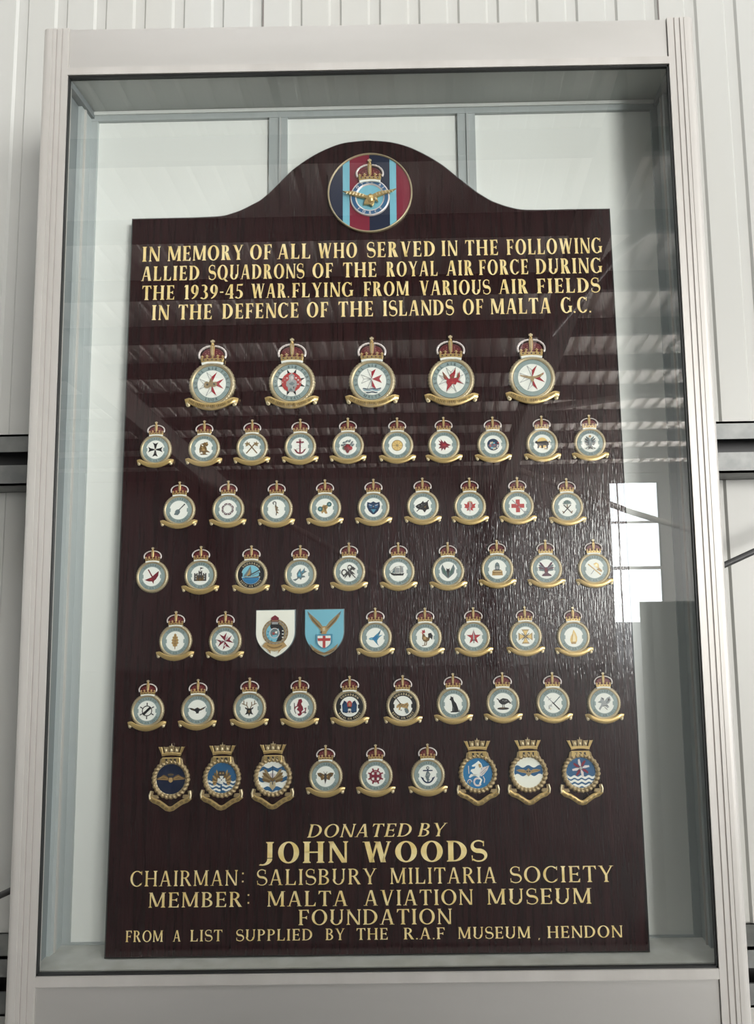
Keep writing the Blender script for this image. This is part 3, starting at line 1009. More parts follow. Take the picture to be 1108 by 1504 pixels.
def wing(a, c, x, y, L, ang, s=1, feathers=5, spread=16, w_=0.11, c2=None):
    """fan of feathers from a shoulder; ang measured upward from the horizontal, s=-1 mirrors"""
    for i in range(feathers):
        t = math.radians(ang - spread * i)
        l = L * (1 - 0.11 * i)
        x0, y0 = x + s * 0.02 * i, y - 0.05 * i
        dx, dy = math.cos(t) * s, math.sin(t)
        nx, ny = -dy, dx
        a.p(c if (not c2 or i % 2 == 0) else c2, x0 + nx * w_ * .5, y0 + ny * w_ * .5, x0 + dx * l * .8 + nx * w_ * .6, y0 + dy * l * .8 + ny * w_ * .6, x0 + dx * l, y0 + dy * l,
            x0 + dx * l * .8 - nx * w_ * .6, y0 + dy * l * .8 - ny * w_ * .6, x0 - nx * w_ * .5, y0 - ny * w_ * .5)


# ---- top row
def em_griffin_cross(a):
    a.cross8('white', 'red', 0.88, 0.38, 0.5, outline='grey')
    a.m('red', 0.05, 0.02, 0.3, 0.82, 0.12, 0.5) if False else None
    a.p('old_gold', -.55, -.2, -.5, .12, -.32, .2, -.2, .1, -.12, .3, -.05, .52, .02, .3, .12, .14, .34, .16, .42, -.06, .3, -.2, .1, -.24, -.1, -.2, -.22, -.34, -.4, -.32)
    a.p('dark', -.4, -.05, -.3, .05, -.2, -.05, -.3, -.14).p('dark', .1, 0, .2, .06, .28, -.04, .18, -.1).p('brown', -.1, .2, -.04, .4, .02, .2, -.04, .08)


def em_knight_check(a):
    for k in range(4):
        t = math.radians(90 * k)
        for s in (1, -1):
            pts = [(0.5, s * .28), (0.62, s * .05), (0.98, s * .34)]
            a.p('black', *[v for x, y in pts for v in (x * math.cos(t) - y * math.sin(t), x * math.sin(t) + y * math.cos(t))])
    a.e('rose', 0, 0, .72)
    for i in range(-4, 5):
        for j in range(-4, 5):
            if (i + j) % 2 == 0:
                x, y = (i - j) * .12, (i + j) * .12
                x, y = i * .16, j * .16
                if math.hypot(x, y) < .66:
                    a.z -= a.dz
                    a.e('white', x, y, .07, n=6)
    a.p('grey', -.24, -.7, .24, -.7, .3, -.3, .42, -.2, .36, .1, .2, .2, .2, .5, .08, .62, -.12, .6, -.2, .42, -.16, .2, -.36, .05, -.4, -.25, -.26, -.34)
    a.p('slate', -.2, -.1, .05, .05, .25, -.1, .1, -.25, -.1, -.2).p('silver', 0, .1, .14, .3, .1, .5, -.06, .45).p('slate', -.2, -.65, -.05, -.4, .1, -.6).p('dark', .1, -.35, .22, -.3, .2, -.55)


def em_cross_waves(a):
    a.cross8('white', 'red', 0.74, 0.32, 0.62, cx=-.02, cy=.16, outline='grey')
    for s in (1, -1):
        pass
    a.waves('navy', -.58, .07, .035, 3.2, .96, 1.2, -.66, .66)
    a.waves('teal', -.69, .06, .035, 3.2, .96, 1.2, -.6, .6)
    a.waves('white', -.76, .06, .03, 3.2, .96, 1.2, -.5, .5)
    a.waves('navy', -.84, .07, .03, 3.2, .96, 1.2, -.4, .4)


def em_redbird_cross(a):
    a.cross8('white', 'white', 0.9, 0.36, 0.5, rot=0, outline='grey')
    a.p('red', -.85, .3, -.5, .1, -.62, .62, -.36, .3, -.16, 0, -.05, .1, -.1, .35, .12, .5, .34, .82, .3, .42, .2, .1, .42, .1, .5, .3, .62, .62, .64, .2, .5, -.04, .86, -.34,
        .42, -.2, .3, -.4, .1, -.32, -.04, -.5, -.36, -.86, -.26, -.4, -.36, -.2, -.3, -.05)
    a.p('brown', -.62, .55, -.4, .3, -.3, .04, -.48, .18).p('brown', .5, .55, .4, .1, .56, .14).p('brown', .0, .14, .2, .3, .14, .06).p('rose', -.2, -.3, .1, -.15, .3, -.25, .1, -.3)


def em_bird_cross(a):
    a.cross8('white', 'red', 0.9, 0.36, 0.5, outline='grey')
    a.p('old_gold', -.9, .22, -.5, .16, -.2, .1, 0, .1, .2, .1, .5, .2, .86, .4, .7, .22, .86, .24, .6, .08, .36, -.02, .14, -.06, .1, -.2, 0, -.36, -.1, -.2, -.16, -.08, -.5, 0, -.84, .12)
    a.p('brown', .3, .1, .7, .28, .5, .1).p('brown', -.7, .16, -.3, .1, -.5, .06)


# ---- second row
def em_black_cross(a):
    for k in range(4):
        t = math.radians(90 * k)
        pts = [(.06, .06), (.5, .16), (.8, .32), (.66, 0), (.8, -.32), (.5, -.16), (.06, -.06)]
        a.p('black', *[v for x, y in pts for v in (x * math.cos(t) - y * math.sin(t), x * math.sin(t) + y * math.cos(t))])
    a.e('grey', 0, 0, .13).e('pale_gold', 0, 0, .07)


def em_brown_eagle(a):
    a.p('brown', .02, .7, .2, .62, .3, .42, .16, .3, .3, .1, .36, -.2, .62, -.36, .7, -.5, .3, -.42, .2, -.56, .5, -.72, -.3, -.72, -.42, -.6, -.1, -.58, -.2, -.4, -.44, -.5, -.5, -.1, -.42, .2, -.36, .5, -.1, .2)
    a.p('brown', -.36, .5, .4, .72, .5, .4, .34, .2).p('tan', -.3, .2, 0, .1, -.1, -.1).p('tan', .2, .55, .42, .62, .4, .45).p('tan', -.3, -.2, .1, 0, .1, -.3)


def em_axes(a):
    a.l('brown', .13, -.6, -.66, .4, .5).l('brown', .13, .6, -.66, -.4, .5)
    for s in (1, -1):
        a.p('old_gold', s * .3, .3, s * .2, .62, s * .44, .5, s * .5, .74, s * .62, .5, s * .82, .5, s * .64, .3, s * .7, .1, s * .44, .2)
        a.p('brown', s * .4, .36, s * .42, .55, s * .56, .4)


def em_red_anchor(a):
    a.l('maroon', .17, 0, .72, 0, -.72).l('maroon', .16, -.42, .5, .42, .5).arc('maroon', .16, 0, -.2, .52, .54, 195, 345)
    a.p('maroon', -.7, -.2, -.36, -.4, -.52, -.5).p('maroon', .7, -.2, .36, -.4, .52, -.5).ring('maroon', 0, .74, .1, .07)
    a.l('grey', .07, .3, .42, -.2, .1, .16, -.1, -.46, -.3, -.3, -.5)


def em_rose_thistle(a):
    for x, y in ((-.4, .36), (-.1, .5), (.2, .52), (.46, .34), (-.56, .06), (.56, .06), (-.3, .12), (.3, .1)):
        a.e('slate', x, y, .2, .11, 40 * (x + y) + 20).e('grey', x + .05, y + .04, .09, .05, 60)
    a.e('darkred', 0, -.12, .3).e('darkred', -.34, -.26, .22).e('red', .3, -.3, .22).p('darkred', -.3, -.4, .3, -.4, .06, -.84, -.1, -.8).e('red', 0, -.1, .13).p('green', -.6, -.3, -.4, -.1, -.36, -.44)


def em_gold_disc(a):
    a.e('yellow', 0, 0, .62, n=28)
    a.ring('old_gold', 0, 0, .58, .08)
    for k in range(8):
        t = math.radians(45 * k)
        a.l('tan', .04, 0, 0, .55 * math.cos(t), .55 * math.sin(t))
    a.e('old_gold', .0, .0, .14)


def em_red_fish(a):
    a.p('maroon', -.62, .56, -.3, .34, -.36, .68, -.02, .26, .06, .5, .36, .16, .78, -.02, .44, -.16, .6, -.34, .26, -.28, .1, -.6, -.06, -.36, -.3, -.7, -.28, -.34, -.6, -.4, -.36, -.1, -.6, .1, -.38, .18)
    a.p('red', -.2, .2, .3, .06, .1, -.14, -.2, -.1).p('rose', 0, .1, .3, .04, .1, -.06)


def em_blue_stars(a):
    a.e('navy', 0, 0, .66, n=28)
    random.seed(4)
    for k in range(16):
        t, r = k * 2.4, .14 + .46 * ((k * .37) % 1)
        c = ('rose', 'silver', 'pale_gold', 'sky')[k % 4]
        a.star(c, 4, .14, .06, 45 * k, r * math.cos(t), r * math.sin(t))


def em_panther_sun(a):
    a.e('yellow', 0, .1, .6, n=26)
    a.p('black', -.74, .3, -.6, .34, -.5, .24, -.1, .28, .4, .34, .66, .2, .74, -.1, .62, -.2, .6, -.5, .46, -.5, .42, -.2, .1, -.16, .06, -.5, -.1, -.5, -.14, -.2, -.3, -.2, -.4, -.5, -.56, -.5, -.5, -.1, -.62, .02, -.8, .1)
    a.p('old_gold', .66, .2, .86, .34, .84, .1, .74, .1).p('old_gold', .2, -.5, .56, -.5, .56, -.62, .2, -.62)


def em_two_head_eagle(a):
    for s in (1, -1):
        wing(a, 'slate', s * .14, .2, .62, 62, s, 6, 24, .12, 'dark')
        a.l('slate', .12, s * .06, .2, s * .12, .46, s * .3, .56)
        a.l('slate', .08, s * .1, -.3, s * .3, -.56)
    a.p('slate', -.2, .24, .2, .24, .22, -.2, .0, -.5, -.22, -.2).p('dark', 0, -.3, .3, -.76, 0, -.62, -.3, -.76).e('grey', 0, .06, .12, .16).e('tan', 0, .72, .13).m('slate', .36, -.5, .6, -.62, .4, -.72)


# ---- third row
def em_mandolin(a):
    a.e('slate', -.14, -.2, .3, .26, 45).p('slate', -.5, -.42, -.2, -.02, .06, -.1, .1, -.34, -.1, -.56, -.5, -.52)
    a.l('dark', .12, 0, 0, .62, .62).l('slate', .06, -.3, -.4, .3, .26).e('dark', .6, .6, .09)


def em_chain_ring(a):
    for k in range(8):
        t0, t1 = math.radians(45 * k + 4), math.radians(45 * k + 41)
        a.l('purple', .17, .56 * math.cos(t0), .56 * math.sin(t0), .6 * math.cos((t0 + t1) / 2), .6 * math.sin((t0 + t1) / 2), .56 * math.cos(t1), .56 * math.sin(t1))
        a.l('silver', .05, .56 * math.cos(t0 + .15), .56 * math.sin(t0 + .15), .56 * math.cos(t1 - .15), .56 * math.sin(t1 - .15))
    a.ring('grey', 0, 0, .46, .04)


def em_staff(a):
    a.arc('dark', .1, -.2, .66, .16, .14, 0, 250).l('dark', .1, -.04, .66, -.06, .4, .0, .1, .06, -.2, .0, -.7)
    a.p('brown', -.16, .4, .06, .32, .24, .1, .1, .02, .34, -.14, .06, -.2, .3, -.5, .04, -.44, -.08, -.1).l('grey', .05, .1, .3, -.1, .1, .2, -.1, -.06, -.3)


def em_two_wheels(a):
    a.p('tan', -.16, .36, .2, .3, .34, .1, .16, -.2, .3, -.6, .06, -.64, -.1, -.4, -.3, -.62, -.4, -.4, -.26, -.1, -.36, .1)
    a.l('brown', .1, -.5, -.08, .46, .42).e('green', -.5, -.1, .28).e('green', .48, .4, .27).e('teal', -.5, -.1, .15).e('teal', .48, .4, .14).e('pale_gold', -.5, -.1, .06).e('pale_gold', .48, .4, .06).p('brown', -.1, .1, .14, .1, .04, -.4)


def em_blue_arms(a):
    a.p('navy', -.66, .6, -.3, .5, 0, .66, .3, .5, .66, .6, .72, .1, .5, -.4, .1, -.76, -.1, -.76, -.5, -.4, -.72, .1)
    a.p('blue', -.5, .4, -.1, .3, -.16, -.1, -.44, 0).p('blue', .5, .4, .1, .3, .16, -.1, .44, 0).p('teal', -.3, -.2, .3, -.2, 0, -.6).l('silver', .05, -.5, .3, -.2, .2).l('silver', .05, .5, .3, .2, .2).e('grey', 0, .1, .07)


def em_boar(a):
    a.p('black', -.8, .02, -.5, .22, -.2, .34, .06, .6, .14, .4, .56, .5, .6, .1, .7, -.3, .4, -.4, .2, -.7, -.02, -.4, -.4, -.34, -.64, -.2)
    a.l('dark', .1, -.66, -.56, .68, .66).p('grey', -.5, .0, -.4, .12, -.36, -.02).e('grey', -.1, .18, .05).p('brown', .1, -.1, .4, .1, .3, -.2)


def em_leaf_sword(a):
    a.p('rose', 0, .64, .16, .4, .26, .5, .3, .22, .66, .3, .5, .02, .62, -.14, .28, -.24, .36, -.5, .08, -.4, 0, -.6, -.08, -.4, -.36, -.5, -.28, -.24, -.62, -.14, -.5, .02, -.66, .3, -.3, .22, -.26, .5, -.16, .4)
    a.l('silver', .09, .0, .8, .0, -.84).l('tan', .1, -.2, .5, .2, .5).arc('grey', .07, 0, .1, .16, .24, -90, 120).arc('grey', .07, 0, -.3, .16, .2, 90, 300)


def em_red_cross(a):
    a.p('rose', -.22, .7, .22, .7, .22, .22, .7, .22, .7, -.22, .22, -.22, .22, -.7, -.22, -.7, -.22, -.22, -.7, -.22, -.7, .22, -.22, .22)
    a.l('grey', .09, -.62, .66, .74, -.74).p('grey', .9, -.84, .56, -.72, .76, -.5).p('red', -.1, .1, .1, .1, .1, -.1, -.1, -.1)


def em_palm_swords(a):
    a.l('dark', .11, -.5, -.7, .4, .24).l('dark', .11, .5, -.7, -.4, .24)
    a.l('brown', .1, -.56, -.44, -.34, -.66).l('brown', .1, .56, -.44, .34, -.66)
    for k in range(7):
        t = math.radians(10 + 27 * k)
        a.p('green' if k % 2 else 'slate', 0, .3, .36 * math.cos(t) - .08 * math.sin(t), .34 + .36 * math.sin(t) + .08 * math.cos(t), .52 * math.cos(t), .32 + .46 * math.sin(t), .36 * math.cos(t) + .08 * math.sin(t), .34 + .36 * math.sin(t) - .08 * math.cos(t))
    a.l('brown', .09, 0, .3, 0, -.1)


# ---- fourth row
def em_winged_arrow(a):
    a.p('darkred', -.76, -.36, -.3, -.18, .0, -.06, .3, .24, .74, .6, .7, .1, .46, -.3, .26, -.46, .2, -.8, .04, -.52, -.3, -.52)
    a.p('maroon', .1, 0, .6, .4, .5, -.1, .2, -.3).l('darkred', .13, -.4, .76, .1, -.1).p('red', -.4, -.3, 0, -.2, .1, -.4)


def em_castle(a):
    a.p('dark', -.66, -.6, .66, -.6, .66, .24, .52, .24, .52, .12, .42, .12, .42, .24, .28, .24, .28, .02, .2, .02, .2, .5, .1, .5, .1, .4, -.1, .4, -.1, .5, -.2, .5, -.2, .02, -.28, .02, -.28, .24, -.42, .24, -.42, .12, -.52, .12, -.52, .24, -.66, .24)
    a.p('brown', -.14, -.6, .14, -.6, .14, -.36, 0, -.22, -.14, -.36).l('dark', .05, 0, .46, 0, .86).p('black', 0, .86, .4, .78, 0, .66)
    for x, y in ((-.45, -.1), (.45, -.1), (-.45, -.36), (.45, -.36), (0, .1)):
        a.p('grey', x - .07, y - .08, x + .07, y - .08, x + .07, y + .08, x - .07, y + .08)
    a.m('brown', .2, -.56, .36, -.56, .36, .0, .3, .0)


def em_sail_sea(a):
    a.waves('sky', .35, 1.3, 0, 1, 1.0)
    a.z -= a.dz
    a.waves('bright', -.66, .68, 0, 1, 1.0)
    a.p('brown', -.84, -.22, -.1, -.28, .7, -.2, .9, -.06, .8, -.32, -.6, -.34).p('slate', -.8, -.16, -.04, .96, .1, .1, -.02, -.2).p('tan', -.5, -.14, -.08, .6, -.08, -.2).l('dark', .12, -.3, -.16, .94, .5).l('slate', .07, .1, -.14, .9, .24)
    a.waves('teal', -.5, .06, .03, 4, .9)


def em_blue_bird(a):
    a.p('slate', -.8, -.56, -.3, -.4, -.36, .1, -.1, .5, .06, .66, .1, .3, .3, .44, .5, .74, .5, .4, .74, .3, .4, .1, .2, -.1, .5, -.16, .56, -.3, .2, -.36, .1, -.6, -.1, -.4, -.5, -.7)
    a.p('teal', -.3, -.2, -.1, .4, .1, .1, .1, -.3).p('sky', -.2, -.1, -.06, .26, .04, -.1).p('teal', .1, .2, .44, .6, .36, .2)


def em_chimera(a):
    a.l('dark', .17, -.6, -.5, -.2, -.1, .1, .1, .5, .5).arc('dark', .14, -.5, -.06, .26, .3, 0, 300).arc('dark', .12, .1, .5, .2, .2, -90, 160)
    a.p('black', -.2, .66, .0, .3, .2, .1, .06, -.2, -.3, -.2, -.1, .1).p('dark', .1, .2, .4, .0, .7, -.3, .3, -.2, .1, -.66, -.1, -.3, -.5, -.76, -.3, -.2).l('dark', .1, .3, -.2, .72, -.66).l('grey', .05, -.1, .2, .2, -.3).e('grey', .1, .34, .07).e('grey', -.4, -.4, .07)
    a.p('dark', .4, .6, .76, .3, .56, .2, .7, .06, .36, .24)


def em_ship(a):
    a.p('black', -.76, -.3, -.5, -.42, .5, -.42, .64, -.16, .4, -.2, -.4, -.2, -.9, -.06)
    a.l('dark', .05, -.3, -.2, -.3, .52).l('dark', .05, .2, -.2, .2, .62).p('slate', -.36, -.14, -.72, -.1, -.36, .46).p('grey', -.24, -.14, .12, -.14, .12, .4, -.24, .44).p('grey', .26, -.14, .56, -.1, .5, .44, .26, .54).l('dark', .04, -.9, -.06, -.3, .5, .2, .6, .6, .5)


def em_green_wings(a):
    for s in (1, -1):
        a.p('slate', s * .04, -.74, s * .3, -.5, s * .62, -.2, s * .74, .3, s * .6, .78, s * .4, .4, s * .22, .06, s * .06, -.1)
        a.p('green', s * .1, -.5, s * .5, -.1, s * .58, .4, s * .3, .04)
    a.e('black', 0, .06, .18, .22).p('black', -.14, .1, -.2, .36, 0, .2, .2, .36, .14, .1).p('dark', -.12, -.1, .12, -.1, 0, -.82)


def em_bust(a):
    a.p('tan', -.58, -.66, .58, -.66, .54, -.2, .36, -.04, -.36, -.04, -.54, -.2).p('slate', -.22, -.04, .22, -.04, .26, .3, .2, .6, 0, .76, -.2, .6, -.26, .3)
    a.p('grey', -.14, .0, .14, .0, .14, .3, -.14, .3).l('dark', .05, -.22, .36, .22, .36).l('brown', .06, -.5, -.36, .5, -.36).l('pale_gold', .06, -.46, -.2, .46, -.2).p('dark', -.34, -.04, .34, -.04, .3, -.14, -.3, -.14)


def em_purple_bird(a):
    for s in (1, -1):
        wing(a, 'purple', s * .1, 0, .98, 52, s, 4, 15, .17, 'slate')
    a.p('purple', -.2, .16, .1, .2, .26, -.1, .16, -.4, .5, -.62, .56, -.76, -.5, -.76, -.4, -.56, -.16, -.44, -.24, -.1).p('darkred', -.1, .1, .1, .0, .06, -.36, -.12, -.3).p('purple', -.1, .2, -.36, .26, -.2, .06)


def em_gold_blades(a):
    a.l('tan', .13, -.66, .5, .66, -.66).l('yellow', .05, -.62, .5, .6, -.6).p('yellow', -.1, .5, .2, .66, .46, .5, .5, .0, .2, .12).p('pale_gold', .0, .4, .3, .5, .4, .2, .12, .16).p('tan', .2, -.1, .5, .1, .8, -.2, .76, -.4).l('grey', .07, .0, -.1, -.4, -.6)


# ---- fifth row
def em_oak_leaf(a):
    a.p('tan', 0, .82, .16, .66, .12, .52, .3, .44, .24, .24, .4, .12, .28, -.04, .4, -.2, .24, -.34, .24, -.54, .06, -.56, .03, -.86, -.03, -.86, -.06, -.56, -.24, -.54, -.24, -.34, -.4, -.2, -.28, -.04, -.4, .12, -.24, .24, -.3, .44, -.12, .52, -.16, .66)
    a.l('brown', .05, 0, .7, 0, -.8)
    for y in (.3, 0, -.3):
        a.l('brown', .04, -.26, y + .14, 0, y, .26, y + .14)


def em_red_star_cross(a):
    for k in range(4):
        t = math.radians(90 * k + 14)
        for s in (1, -1):
            pts = [(0.02, 0), (.86, s * .42), (.52, 0)]
            a.p('wine' if (k + (s > 0)) % 2 else 'maroon', *[v for x, y in pts for v in (x * math.cos(t) - y * math.sin(t), x * math.sin(t) + y * math.cos(t))])
    a.p('grey', -.3, -.1, -.5, .06, -.2, .1).p('silver', .1, .3, .3, .6, .36, .2, .14, .1).l('grey', .06, -.1, -.2, .3, .5).p('silver', -.2, -.5, .1, -.3, .16, -.6)


def em_swallow(a):
    a.p('teal', -.72, -.1, -.5, .02, -.2, .06, .0, .26, .3, .5, .62, .9, .5, .46, .36, .2, .8, .3, .4, .0, .2, -.3, .22, -.56, .4, -.9, .0, -.5, -.2, -.26, -.56, -.22)
    a.p('bright', -.3, .0, .1, .2, .3, .2, .1, -.3, -.2, -.2).p('dark', .3, .3, .6, .84, .44, .4).p('bright', .1, -.4, .3, -.76, .1, -.46).p('sky', -.6, -.12, -.3, -.04, -.36, -.18)


def em_rooster(a):
    a.p('brown', -.3, .4, -.1, .4, .06, .1, .3, .0, .3, .4, .6, .5, .78, .2, .7, -.2, .52, .0, .4, -.3, .1, -.46, -.2, -.36, -.34, -.1).p('black', .3, .0, .34, .44, .62, .5, .8, .2, .72, -.24, .54, -.02)
    a.p('red', -.34, .84, -.2, .72, -.1, .88, -.02, .7, .0, .5, -.3, .46).p('rose', -.36, .5, -.2, .5, -.26, .26).p('yellow', -.34, .6, -.56, .52, -.34, .5).l('brown', .09, -.02, -.4, -.1, -.8, -.34, -.84).l('brown', .09, .16, -.42, .1, -.76, -.1, -.8).p('tan', -.2, .1, .1, .1, .1, -.2, -.2, -.2)


def em_star_sword(a):
    a.star('red', 5, .8, .3, 90).star('rose', 5, .44, .16, 90)
    a.p('grey', -.08, .1, 0, .92, .08, .1, .08, -.4, -.08, -.4).p('silver', -.04, .1, 0, .8, .0, -.36).l('dark', .08, -.2, -.3, .2, -.3).l('dark', .08, 0, -.4, 0, -.62)


def em_gold_cross(a):
    for k in range(4):
        t = math.radians(90 * k)
        pts = [(.08, .1), (.44, .2), (.74, .42), (.74, -.42), (.44, -.2), (.08, -.1)]
        a.p('old_gold', *[v for x, y in pts for v in (x * math.cos(t) - y * math.sin(t), x * math.sin(t) + y * math.cos(t))])
    for k in range(4):
        t = math.radians(90 * k)
        pts = [(.2, .05), (.6, .24), (.6, -.24), (.2, -.05)]
        a.p('yellow', *[v for x, y in pts for v in (x * math.cos(t) - y * math.sin(t), x * math.sin(t) + y * math.cos(t))])
    a.l('dark', .07, -.4, .34, .4, -.34).l('dark', .07, -.4, -.34, .4, .34)


def em_flame(a):
    a.p('yellow', .0, .8, .22, .4, .36, .0, .34, -.4, .2, -.66, -.3, -.66, -.4, -.3, -.3, .1, -.16, .3).p('pale_gold', .0, .5, .16, .1, .2, -.4, -.1, -.5, -.1, 0).p('tan', -.3, -.5, .24, -.5, .2, -.72, -.28, -.72).l('tan', .05, -.1, .3, -.2, -.3)


# ---- sixth row
def em_gear_bar(a):
    a.ring('dark', 0, 0, .5, .1)
    for k in range(6):
        t = math.radians(60 * k + 30)
        a.l('dark', .1, .52 * math.cos(t), .52 * math.sin(t), .84 * math.cos(t), .84 * math.sin(t)).e('dark', .72 * math.cos(t), .72 * math.sin(t), .1, .07, math.degrees(t))
    a.p('black', -.5, -.3, -.3, -.46, .5, .3, .32, .46)


def em_black_bird(a):
    a.p('black', -.94, .22, -.6, .2, -.3, .1, -.1, .2, .0, .26, .1, .2, .3, .1, .6, .24, .94, .36, .7, .1, .4, -.06, .22, -.1, .14, -.3, .16, -.36, -.16, -.36, -.12, -.26, -.26, -.12, -.6, -.02)
    a.p('brown', -.6, .12, -.3, .04, -.5, .0).p('brown', .6, .16, .3, .06, .5, .02).p('tan', .06, .22, .2, .22, .1, .14)


def em_stag(a):
    a.p('black', -.2, .0, .2, .0, .46, .14, .4, -.06, .24, -.14, .28, -.4, .46, -.66, .1, -.56, .0, -.84, -.1, -.56, -.46, -.66, -.28, -.4, -.24, -.14, -.4, -.06, -.46, .14)
    for s in (1, -1):
        a.l('brown', .09, s * .1, 0, s * .26, .3, s * .56, .4, s * .56, .8).l('brown', .08, s * .26, .3, s * .24, .66).l('brown', .08, s * .5, .4, s * .78, .5)
    a.p('brown', -.12, -.2, .12, -.2, .06, -.46, -.06, -.46)


def em_sealion(a):
    a.p('wine', -.1, .84, .2, .9, .3, .6, .14, .4, .34, .1, .4, -.2, .2, -.4, .3, -.6, .1, -.8, -.1, -.84, -.24, -.6, .0, -.56, -.06, -.36, -.3, -.2, -.12, .1, -.3, .26, -.2, .5).l('wine', .13, .3, -.5, .6, -.4, .66, .0, .5, -.1).p('darkred', -.1, .5, .2, .4, .2, .0, .0, -.2)
    a.l('dark', .08, -.56, .5, -.5, -.3, -.36, -.6).l('wine', .12, -.1, .2, -.4, .1, -.5, -.1).p('dark', .56, -.3, .76, -.54, .5, -.6)


def em_blue_wings_torch(a):
    for s in (1, -1):
        a.p('navy', s * .1, -.5, s * .3, -.66, s * .72, -.56, s * .78, .2, s * .56, .64, s * .34, .5, s * .2, .1)
        for k in range(4):
            a.l('blue', .06, s * (.2 + .12 * k), -.5, s * (.26 + .13 * k), .36 - .06 * k)
    a.p('rose', -.22, .0, .22, .0, .26, .4, .1, .6, -.1, .6, -.26, .4).p('tan', -.12, .1, .12, .1, .1, .4, -.1, .4).p('black', -.16, -.2, .16, -.2, .2, 0, -.2, 0).star('silver', 4, .3, .12, 45, 0, -.5).e('dark', 0, -.5, .1)


def em_leopard(a):
    a.p('tan', -.6, .1, -.3, .3, .1, .2, .5, .36, .62, .1, .5, -.2, .66, -.56, .5, -.6, .36, -.24, .0, -.16, -.2, -.1, -.3, -.4, -.46, -.42, -.4, -.1, -.62, -.24, -.7, -.1)
    for k in range(9):
        a.e('dark', -.4 + .11 * k, .08 + .08 * math.sin(k * 2.1), .045)
    a.l('dark', .08, -.7, .84, -.2, .2).p('slate', .2, -.5, .5, -.3, .62, -.66, .4, -.8).p('dark', -.3, -.4, -.1, -.36, -.16, -.5).e('slate', .3, -.34, .13)


def em_cat(a):
    a.p('black', -.3, .56, -.24, .84, -.12, .68, .0, .74, .02, .5, .1, .3, .3, .06, .46, -.36, .56, -.74, .3, -.86, -.3, -.86, -.3, -.76, -.14, -.72, -.1, -.3, -.16, .1, -.22, .34, -.4, .44)
    a.l('black', .1, .3, -.8, .64, -.76, .6, -.6).l('grey', .03, .0, -.3, .0, -.7)


def em_guinea_fowl(a):
    a.p('black', -.7, .46, -.5, .46, -.36, .3, .0, .5, .5, .4, .8, .06, .5, .0, .2, -.16, -.16, -.14, -.4, .06, -.5, .3).l('dark', .07, -.06, -.1, -.06, -.44).l('dark', .07, .1, -.1, .12, -.44).e('black', 0, -.56, .62, .13).e('brown', -.1, -.5, .3, .05)
    a.p('dark', .6, .1, .96, .0, .7, -.1).e('grey', .2, .2, .05).e('grey', .0, .26, .05).e('grey', .35, .24, .05)


def em_crossed_swords(a):
    a.l('dark', .13, -.1, .1, .66, -.68).l('grey', .09, -.66, .7, -.06, .06).l('slate', .1, .1, .0, .74, .66).l('grey', .05, -.5, -.6, -.1, -.06).arc('grey', .05, -.3, -.4, .16, .2, 0, 300).l('grey', .06, -.5, .3, -.2, .5).e('pale_gold', -.3, -.6, .08)


def em_griffin(a):
    a.p('grey', -.7, .1, -.4, .3, -.3, .62, .0, .5, .0, .2, .3, .56, .6, .7, .7, .3, .5, .0, .3, -.1, .5, -.4, .3, -.5, .1, -.3, -.2, -.3, -.46, -.7, -.6, -.56, -.36, -.2, -.3, .0)
    a.p('dark', -.3, .6, -.06, .5, -.1, .3).p('dark', .4, .5, .6, .4, .4, .1).l('dark', .06, -.2, -.3, .4, -.24).p('slate', .2, .1, .4, .3, .3, .0).l('slate', .06, -.6, .1, -.3, .14).l('dark', .06, .0, -.4, .3, -.64)


# ---- bottom row, crowned
def em_moth(a):
    for s in (1, -1):
        a.p('brown', s * .06, .16, s * .5, .4, s * .86, .36, s * .74, .06, s * .5, -.1, s * .44, -.36, s * .2, -.3, s * .06, -.1)
        a.e('dark', s * .5, .16, .12, .08).l('dark', .04, s * .04, .3, s * .2, .5)
    a.p('dark', -.12, .3, .12, .3, .14, -.2, .0, -.74, -.14, -.2).p('tan', -.3, .1, -.1, .06, -.2, -.14).p('tan', .3, .1, .1, .06, .2, -.14)


def em_gear_cross(a):
    for k in range(8):
        t = math.radians(45 * k + 22.5)
        a.l('wine', .15, .5 * math.cos(t), .5 * math.sin(t), .82 * math.cos(t), .82 * math.sin(t))
    a.ring('wine', 0, 0, .56, .12)
    a.p('wine', -.14, .42, .14, .42, .14, .14, .42, .14, .42, -.14, .14, -.14, .14, -.42, -.14, -.42, -.14, -.14, -.42, -.14, -.42, .14, -.14, .14)
    a.l('wine', .1, -.42, .26, -.42, -.26).l('wine', .1, .42, .26, .42, -.26).l('wine', .08, -.26, .42, .26, .42).l('wine', .08, -.26, -.42, .26, -.42)


def em_navy_anchor(a):
    a.l('navy', .12, 0, .66, 0, -.72).l('navy', .12, -.5, .48, .5, .48).arc('navy', .15, 0, -.16, .54, .56, 190, 350).m('navy', .76, -.1, .4, -.26, .56, -.46).ring('navy', 0, .74, .12, .07)
    a.p('slate', -.14, .36, .1, .4, .26, .1, .1, -.3, .2, -.5, -.1, -.5, -.26, -.1).p('grey', -.06, .2, .12, .2, .06, -.2).l('grey', .06, -.3, -.1, .3, .16)


